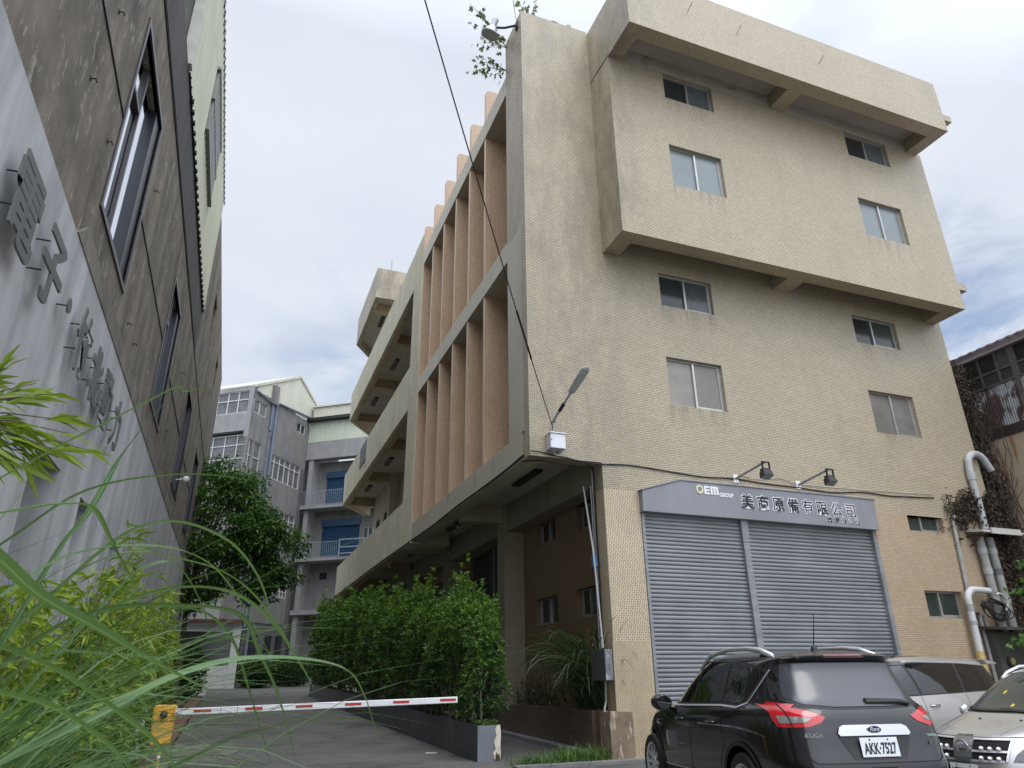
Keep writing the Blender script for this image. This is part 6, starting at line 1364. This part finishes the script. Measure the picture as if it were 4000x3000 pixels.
decal('chrome_bar', [(-.30, .975), (.30, .975), (.345, .955), (.37, .905), (.35, .885), (-.35, .885), (-.37, .905), (-.345, .955)], 'B', bv, SU, CHR, .004, .05, thick=.014)
decal('plate_recess', [(-.37, .88), (.37, .88), (.26, .69), (-.26, .69)], 'B', bv, SU, TRIM, .004, .05)
decal('bumper_gap', strip([(-.62, .665), (0, .662), (.62, .665)], .008), 'B', bv, SU, GAP, .004, .05)
decal('tow_slot', [(-.13, .63), (.13, .63), (.10, .565), (-.10, .565)], 'B', bv, SU, GAP, .004, .05)
decal('bumper_skirt', [(-.86, .44), (-.5, .40), (.5, .40), (.86, .44), (.84, .24), (-.84, .24)], 'B', bv, SU, TRIM, .006, .06)
hz = bv.ray_cast(Vector((0, -6, .935)), Vector((0, 1, 0)))[0]
mb = MB(); mb.lathe(hz + Vector((0, -.016, .0)), (0, -1, 0), [(.075, 0), (.072, .008), (.0, .010)], 28); mb.v = [(p[0], p[1], hz.z + (p[2] - hz.z) * .46) for p in mb.v]; eb = mb.build('emblem', CHR, SU, smooth=False)
mb = MB(); mb.lathe(hz + Vector((0, -.0245, .0)), (0, -1, 0), [(.066, 0), (.064, .003), (.0, .0035)], 28); mb.v = [(p[0], p[1], hz.z + (p[2] - hz.z) * .43) for p in mb.v]; mb.build('emblem_field', M('deep blue enamel', (.012, .02, .075), .2, var=0), eb)
def back_text(name, body, size, x, z, m, sx=1.0, off=.001, shear=.2, parent=SU, dy=.006):
    g = text_geo(body, size, .0015, off, sx, shear=shear); x0, x1 = min(v[0] for v in g[0]), max(v[0] for v in g[0]); h = bv.ray_cast(Vector((x, -6, z)), Vector((0, 1, 0)))[0]
    h1 = bv.ray_cast(Vector((x + .12, -6, z)), Vector((0, 1, 0)))[0]; u_ = (h1 - h).normalized() if h1 is not None else Vector((1, 0, 0)); u_ = Vector((u_.x, u_.y, 0)).normalized()
    mb = MB(); text_on(mb, ([(v[0] - (x0 + x1) / 2, v[1], v[2]) for v in g[0]], g[1]), h + Vector((0, -dy, 0)), u_, (0, 0, 1)); return mb.build(name, m, parent)
back_text('emblem_text', 'Ford', .052, .0, hz.z - .015, WHITE, .95, .0, .35, eb, .030)
back_text('model_badge', 'KUGA', .048, -.60, .875, CHR, 1.25, .002)
back_text('drive_badge', 'AWD', .04, .60, .80, CHR, 1.2, .001)
mb = MB(); h = bv.ray_cast(Vector((.60, -6, .875)), Vector((0, 1, 0)))[0]; mb.box((.54, h.y - .01, .865), (.66, h.y + .03, .885)); mb.build('side_badge', M('green badge', (.25, .36, .30), .3, .3, var=0), SU)
plate(SU, 'AKK·7527', (0, -2.262, .79), (1, 0, 0), (0, .10, 1), .38, .16)

# silver crossover facing left
CX = thing('parked_car', (10.14, 6.75, 0), 'silver crossover with a chrome toothed grille, nose towards the black car', 'car', None, rz=R(95.5))
bpy.context.view_layer.update()
lev = [(.20, .20, -2.0, 2.0, .74, 4, 4), (.30, .27, -2.10, 2.10, .83, 4, 3.2), (.46, .44, -2.12, 2.15, .86, 4, 3.0), (.58, .56, -2.12, 2.155, .865, 4, 3.0), (.72, .68, -2.10, 2.11, .862, 4, 3.0), (.86, .80, -2.06, 2.05, .852, 4, 3.0), (.98, .86, -2.02, 1.94, .835, 4, 3.0), (1.03, .90, -1.98, 1.75, .815, 4, 3.2),
       (1.06, 1.02, -1.95, 1.12, .785, 4, 3.6), (1.22, 1.17, -1.90, .82, .735, 4.2, 4.0), (1.40, 1.36, -1.84, .42, .665, 4.4, 4.4), (1.50, 1.475, -1.78, .12, .605, 4.6, 4.6), (1.545, 1.53, -1.70, -.06, .54, 4.6, 4.4), (1.575, 1.575, -1.45, -.35, .36, 4, 4), (1.58, 1.585, -1.25, -.55, .16, 3, 3)]
wy2 = (-1.28, 1.30); wr2 = .31
bo2, bv2 = car_body(lev, CX, PS, [(sx * .865, y) for y in wy2 for sx in (-1, 1)], wr2)
decal('windscreen_frame', [(-.755, 1.04), (-.30, 1.035), (.30, 1.035), (.755, 1.04), (.70, 1.22), (.62, 1.395), (.545, 1.475), (.28, 1.495), (-.28, 1.495), (-.545, 1.475), (-.62, 1.395), (-.70, 1.22)], 'F', bv2, CX, TRIM, .003, .05)
decal('windscreen', [(-.71, 1.065), (-.30, 1.055), (.30, 1.055), (.71, 1.065), (.665, 1.22), (.585, 1.39), (.52, 1.462), (.28, 1.48), (-.28, 1.48), (-.52, 1.462), (-.585, 1.39), (-.665, 1.22)], 'F', bv2, CX, CGW, .007, .05)
decal('wiper', strip([(-.66, 1.062), (-.2, 1.052), (.1, 1.072)], .02), 'F', bv2, CX, TRIM, .016, .04)
decal('wiper', strip([(-.05, 1.058), (.35, 1.055), (.62, 1.08)], .02), 'F', bv2, CX, TRIM, .016, .04)
decal('hood_gap', strip([(-.70, 1.0), (-.72, .93), (-.66, .835), (-.30, .815), (.30, .815), (.66, .835), (.72, .93), (.70, 1.0)], .008), 'F', bv2, CX, GAP, .002, .04)
for sx in (-1, 1):
    decal('crease_highlight', strip([(sx * .34, .84), (sx * .40, .92), (sx * .44, 1.0)], .010), 'F', bv2, CX, M('soft highlight paint', (.50, .495, .48), .25, .7, var=0, coat=1), .002, .03)  # flat strip with the crease highlight painted on
    decal('headlight', [(sx * .47, .585), (sx * .50, .66), (sx * .58, .76), (sx * .70, .835), (sx * .80, .86), (sx * .845, .80), (sx * .84, .60), (sx * .70, .575)], 'F', bv2, CX, M('head lamp glass', (.10, .105, .11), .08, .2, var=.5, vs=25, coat=1.0, space='O'), .006, .03)
    for (a, b, r_) in ((.60, .66, .055), (.71, .70, .05)):
        h = bv2.ray_cast(Vector((sx * a, 6, b)), Vector((0, -1, 0)))[0]
        if h: 
            mb = MB(); mb.lathe(h + Vector((0, .004, 0)), (sx * .35, 1, 0), [(r_, 0), (r_ * .85, .010), (r_ * .4, .013)], 18); mb.build('lamp_bulb', CHR, CX)
    h = bv2.ray_cast(Vector((sx * .68, 6, .80)), Vector((0, -1, 0)))[0]
    mb = MB(); rp = []
    for y, dz in ((.16, 0), (.0, .03), (-.3, .05), (-.9, .055), (-1.35, .03), (-1.5, 0)):
        hz = bv2.ray_cast(Vector((sx * .52, y, 3)), Vector((0, 0, -1)))[0]; rp.append(hz + Vector((0, 0, dz)))
    mb.tube(rp, .02, 8); mb.build('roof_rail', SILV, CX, smooth=True)
    h = Vector((sx * (.93 if sx < 0 else .83), .62, 1.03)); mb = MB(); mb.lathe(h, (0, 1, 0), [(.05, -.08), (.09, -.06), (.10, .02), (.05, .10)], 14); mb.v = [(h.x + (p[0] - h.x) * (1.2 if sx < 0 else .5), p[1], h.z + (p[2] - h.z) * .8) for p in mb.v]; mb.build('mirror', PS, CX, smooth=True)
    pj = 'L' if sx < 0 else 'R'
    for p in ([(.62, 1.29), (.86, 1.09), (.10, 1.085), (.10, 1.43), (.30, 1.41)], [(.04, 1.43), (.04, 1.085), (-.82, 1.10), (-.80, 1.45), (-.3, 1.45)], [(-.88, 1.45), (-.88, 1.10), (-1.5, 1.14), (-1.55, 1.30), (-1.3, 1.43)]): decal('side_window', p, pj, bv2, CX, CG, .005)
    for y in wy2: wheel(CX, sx * .86, y, wr2, .2, SILV, 7)
    for y in (-.55, .32):
        h = bv2.ray_cast(Vector((sx * 3, y, .93)), Vector((-sx, 0, 0)))[0]; mb = MB(); mb.tube([h + Vector((0, .09, 0)), h + Vector((sx * .035, .05, 0)), h + Vector((sx * .035, -.06, 0)), h + Vector((0, -.1, 0))], .013, 8); mb.build('door_handle', CHR, CX)
decal('grille', [(-.46, .80), (.46, .80), (.43, .60), (.40, .585), (-.40, .585), (-.43, .60)], 'F', bv2, CX, GAP, .004, .04)
def gbar(p, w_): return decal('grille_bar', strip(p, w_), 'F', bv2, CX, SILV, .008, .04, thick=.012)
gbar([(-.46, .805), (-.2, .80), (.2, .80), (.46, .805)], .018); gbar([(-.44, .685), (-.2, .680), (.2, .680), (.44, .685)], .020); gbar([(-.41, .590), (-.2, .585), (.2, .585), (.41, .590)], .020)
for sx in (-1, 1): gbar([(sx * .47, .81), (sx * .43, .59)], .018)
for sx in (-1, 1):
    for x in (.20, .285, .365):
        for z in (.70, .605):
            h = bv2.ray_cast(Vector((sx * x, 6, z)), Vector((0, -1, 0)))[0]; mb = MB(); mb.lathe(h + Vector((0, .004, .006)), (0, 1, .25), [(.028, 0), (.024, .02), (.010, .04), (.0, .045)], 10); mb.build('grille_tooth', SILV, CX, smooth=True)
decal('grille_center', [(-.115, .80), (-.09, .835), (.09, .835), (.115, .80), (.10, .60), (.08, .575), (-.08, .575), (-.10, .60)], 'F', bv2, CX, M('badge panel', (.30, .30, .30), .2, .8, var=0), .012, .04, thick=.02)
h = bv2.ray_cast(Vector((0, 6, .715)), Vector((0, -1, 0)))[0]
mb = MB(); c = h + Vector((0, .042, 0)); m_ = 26
for rr, dy in ((.078, 0), (.078, .012), (.056, .012), (.056, 0)): mb.v += [tuple(c + Vector((rr * math.cos(2 * math.pi * i / m_), dy, rr * math.sin(2 * math.pi * i / m_)))) for i in range(m_)]
for a in range(4): mb.f += [(a * m_ + i, a * m_ + (i + 1) % m_, ((a + 1) % 4) * m_ + (i + 1) % m_, ((a + 1) % 4) * m_ + i) for i in range(m_)]
mb.m = [0] * len(mb.f); mb.box(c + Vector((-.092, 0, -.014)), c + Vector((.092, .014, .014))); mb.build('emblem', SILV, CX)
decal('lower_grille', [(-.62, .50), (-.45, .52), (.45, .52), (.62, .50), (.68, .30), (-.68, .30)], 'F', bv2, CX, TRIM, .005, .05)
plate(CX, '1782·BB', (0, 2.17, .47), (-1, 0, 0), (0, -.04, 1), .32, .15)
mb = MB(); mb.box((-.04, .60, 1.30), (-.02, .64, 1.36)); 
decal('dash_charm', [(-.015, 1.10), (.015, 1.095), (.03, 1.11), (.02, 1.13), (-.01, 1.125)], 'F', bv2, CX, M('yellow charm', (.55, .42, .05), .5, var=0), .0085, .02)
decal('hanging_charm', [(.225, 1.235), (.25, 1.235), (.255, 1.265), (.24, 1.28), (.22, 1.265)], 'F', bv2, CX, M('gold charm', (.60, .40, .04), .5, var=0), .0085, .02)
decal('sticker', [(-.60, 1.16), (-.56, 1.16), (-.56, 1.175), (-.60, 1.175)], 'F', bv2, CX, WHITE, .0085, .02)
for sx in (-.3, .18): 
    h = bv2.ray_cast(Vector((sx, 1.38, 3)), Vector((0, 0, -1)))[0]; mb = MB(); mb.lathe(h, (0, 0, 1), [(.018, 0), (.014, .010), (.0, .014)], 10); mb.build('washer_nozzle', TRIM, CX)

# silver van behind
VN = thing('parked_van', (10.5, 9.85, 0), 'silver van with dark tinted side windows behind the two other cars', 'van', None, rz=R(98)); VN.scale = (1, 1.08, 1)
bpy.context.view_layer.update()
lev = [(.22, .22, -2.25, 2.25, .78, 5, 4), (.34, .30, -2.36, 2.36, .87, 5, 3.4), (.60, .56, -2.38, 2.40, .89, 5, 3.2), (.85, .76, -2.37, 2.36, .89, 5, 3.2), (1.02, .90, -2.34, 2.25, .88, 5, 3.2), (1.12, .98, -2.31, 2.05, .865, 5, 3.2), (1.18, 1.08, -2.29, 1.75, .845, 5, 3.4), (1.35, 1.26, -2.24, 1.42, .80, 5, 3.8), (1.55, 1.50, -2.16, .98, .735, 5, 4.2), (1.66, 1.635, -2.10, .66, .685, 5, 4.4), (1.715, 1.71, -2.02, .45, .62, 5, 4.2), (1.755, 1.775, -1.75, .0, .42, 4, 4), (1.765, 1.79, -1.5, -.3, .2, 3, 3)]
bo3, bv3 = car_body(lev, VN, PV, [(sx * .89, y) for y in (-1.4, 1.45) for sx in (-1, 1)], .33)
for sx in (-1, 1):
    pj = 'L' if sx < 0 else 'R'
    decal('window_surround', [(1.36, 1.16), (1.12, 1.36), (.82, 1.56), (.55, 1.645), (0, 1.665), (-1.2, 1.645), (-2.0, 1.60), (-2.1, 1.35), (-2.0, 1.215), (-.9, 1.19), (.4, 1.16)], pj, bv3, VN, TRIM, .003)
    for p in ([(1.28, 1.18), (1.08, 1.36), (.80, 1.53), (.52, 1.62), (.30, 1.635), (.22, 1.18)], [(.16, 1.18), (.24, 1.64), (-.3, 1.65), (-.95, 1.64), (-.88, 1.205)], [(-.94, 1.21), (-1.02, 1.64), (-1.90, 1.585), (-2.02, 1.36), (-1.95, 1.235)]): decal('side_window', p, pj, bv3, VN, CG, .007)
    decal('rain_visor', strip([(1.20, 1.30), (1.0, 1.44), (.78, 1.57), (.50, 1.64), (.22, 1.65)], .055), pj, bv3, VN, M('smoked visor', (.05, .05, .055), .2, var=0), .014, .04)
    for a in ([(.20, 1.16), (.19, .9), (.20, .4)], [(-.92, 1.18), (-.94, .9), (-.90, .4)]): decal('door_gap', strip(a, .009), pj, bv3, VN, GAP, .002)
    for y in (.42, -.02):
        h = bv3.ray_cast(Vector((sx * 3, y, 1.02)), Vector((-sx, 0, 0)))[0]; mb = MB(); mb.tube([h + Vector((0, .1, 0)), h + Vector((sx * .04, .06, 0)), h + Vector((sx * .04, -.06, 0)), h + Vector((0, -.11, 0))], .018, 8); mb.build('door_handle', CHR, VN)
    h = Vector((sx * .98, 1.18, 1.17)); mb = MB(); mb.lathe(h, (0, 1, 0), [(.04, -.06), (.075, -.05), (.085, .02), (.04, .09)], 14); mb.build('mirror', PV, VN, smooth=True)
    for y in (-1.4, 1.45): wheel(VN, sx * .885, y, .33, .2, SILV, 7)
decal('windscreen', [(-.72, 1.14), (-.3, 1.13), (.3, 1.13), (.72, 1.14), (.66, 1.45), (.58, 1.62), (-.58, 1.62), (-.66, 1.45)], 'F', bv3, VN, CG, .006)
decal('sunroof', [(-.42, .15), (.42, .15), (.42, -.55), (-.42, -.55)], 'T', bv3, VN, CG, .004)
mb = MB(); mb.prism([(-2.0, 1.72), (-2.38, 1.66), (-2.38, 1.63), (-2.1, 1.63)], -.6, .6, 0); mb.build('spoiler', PV, VN, bevel=.012)
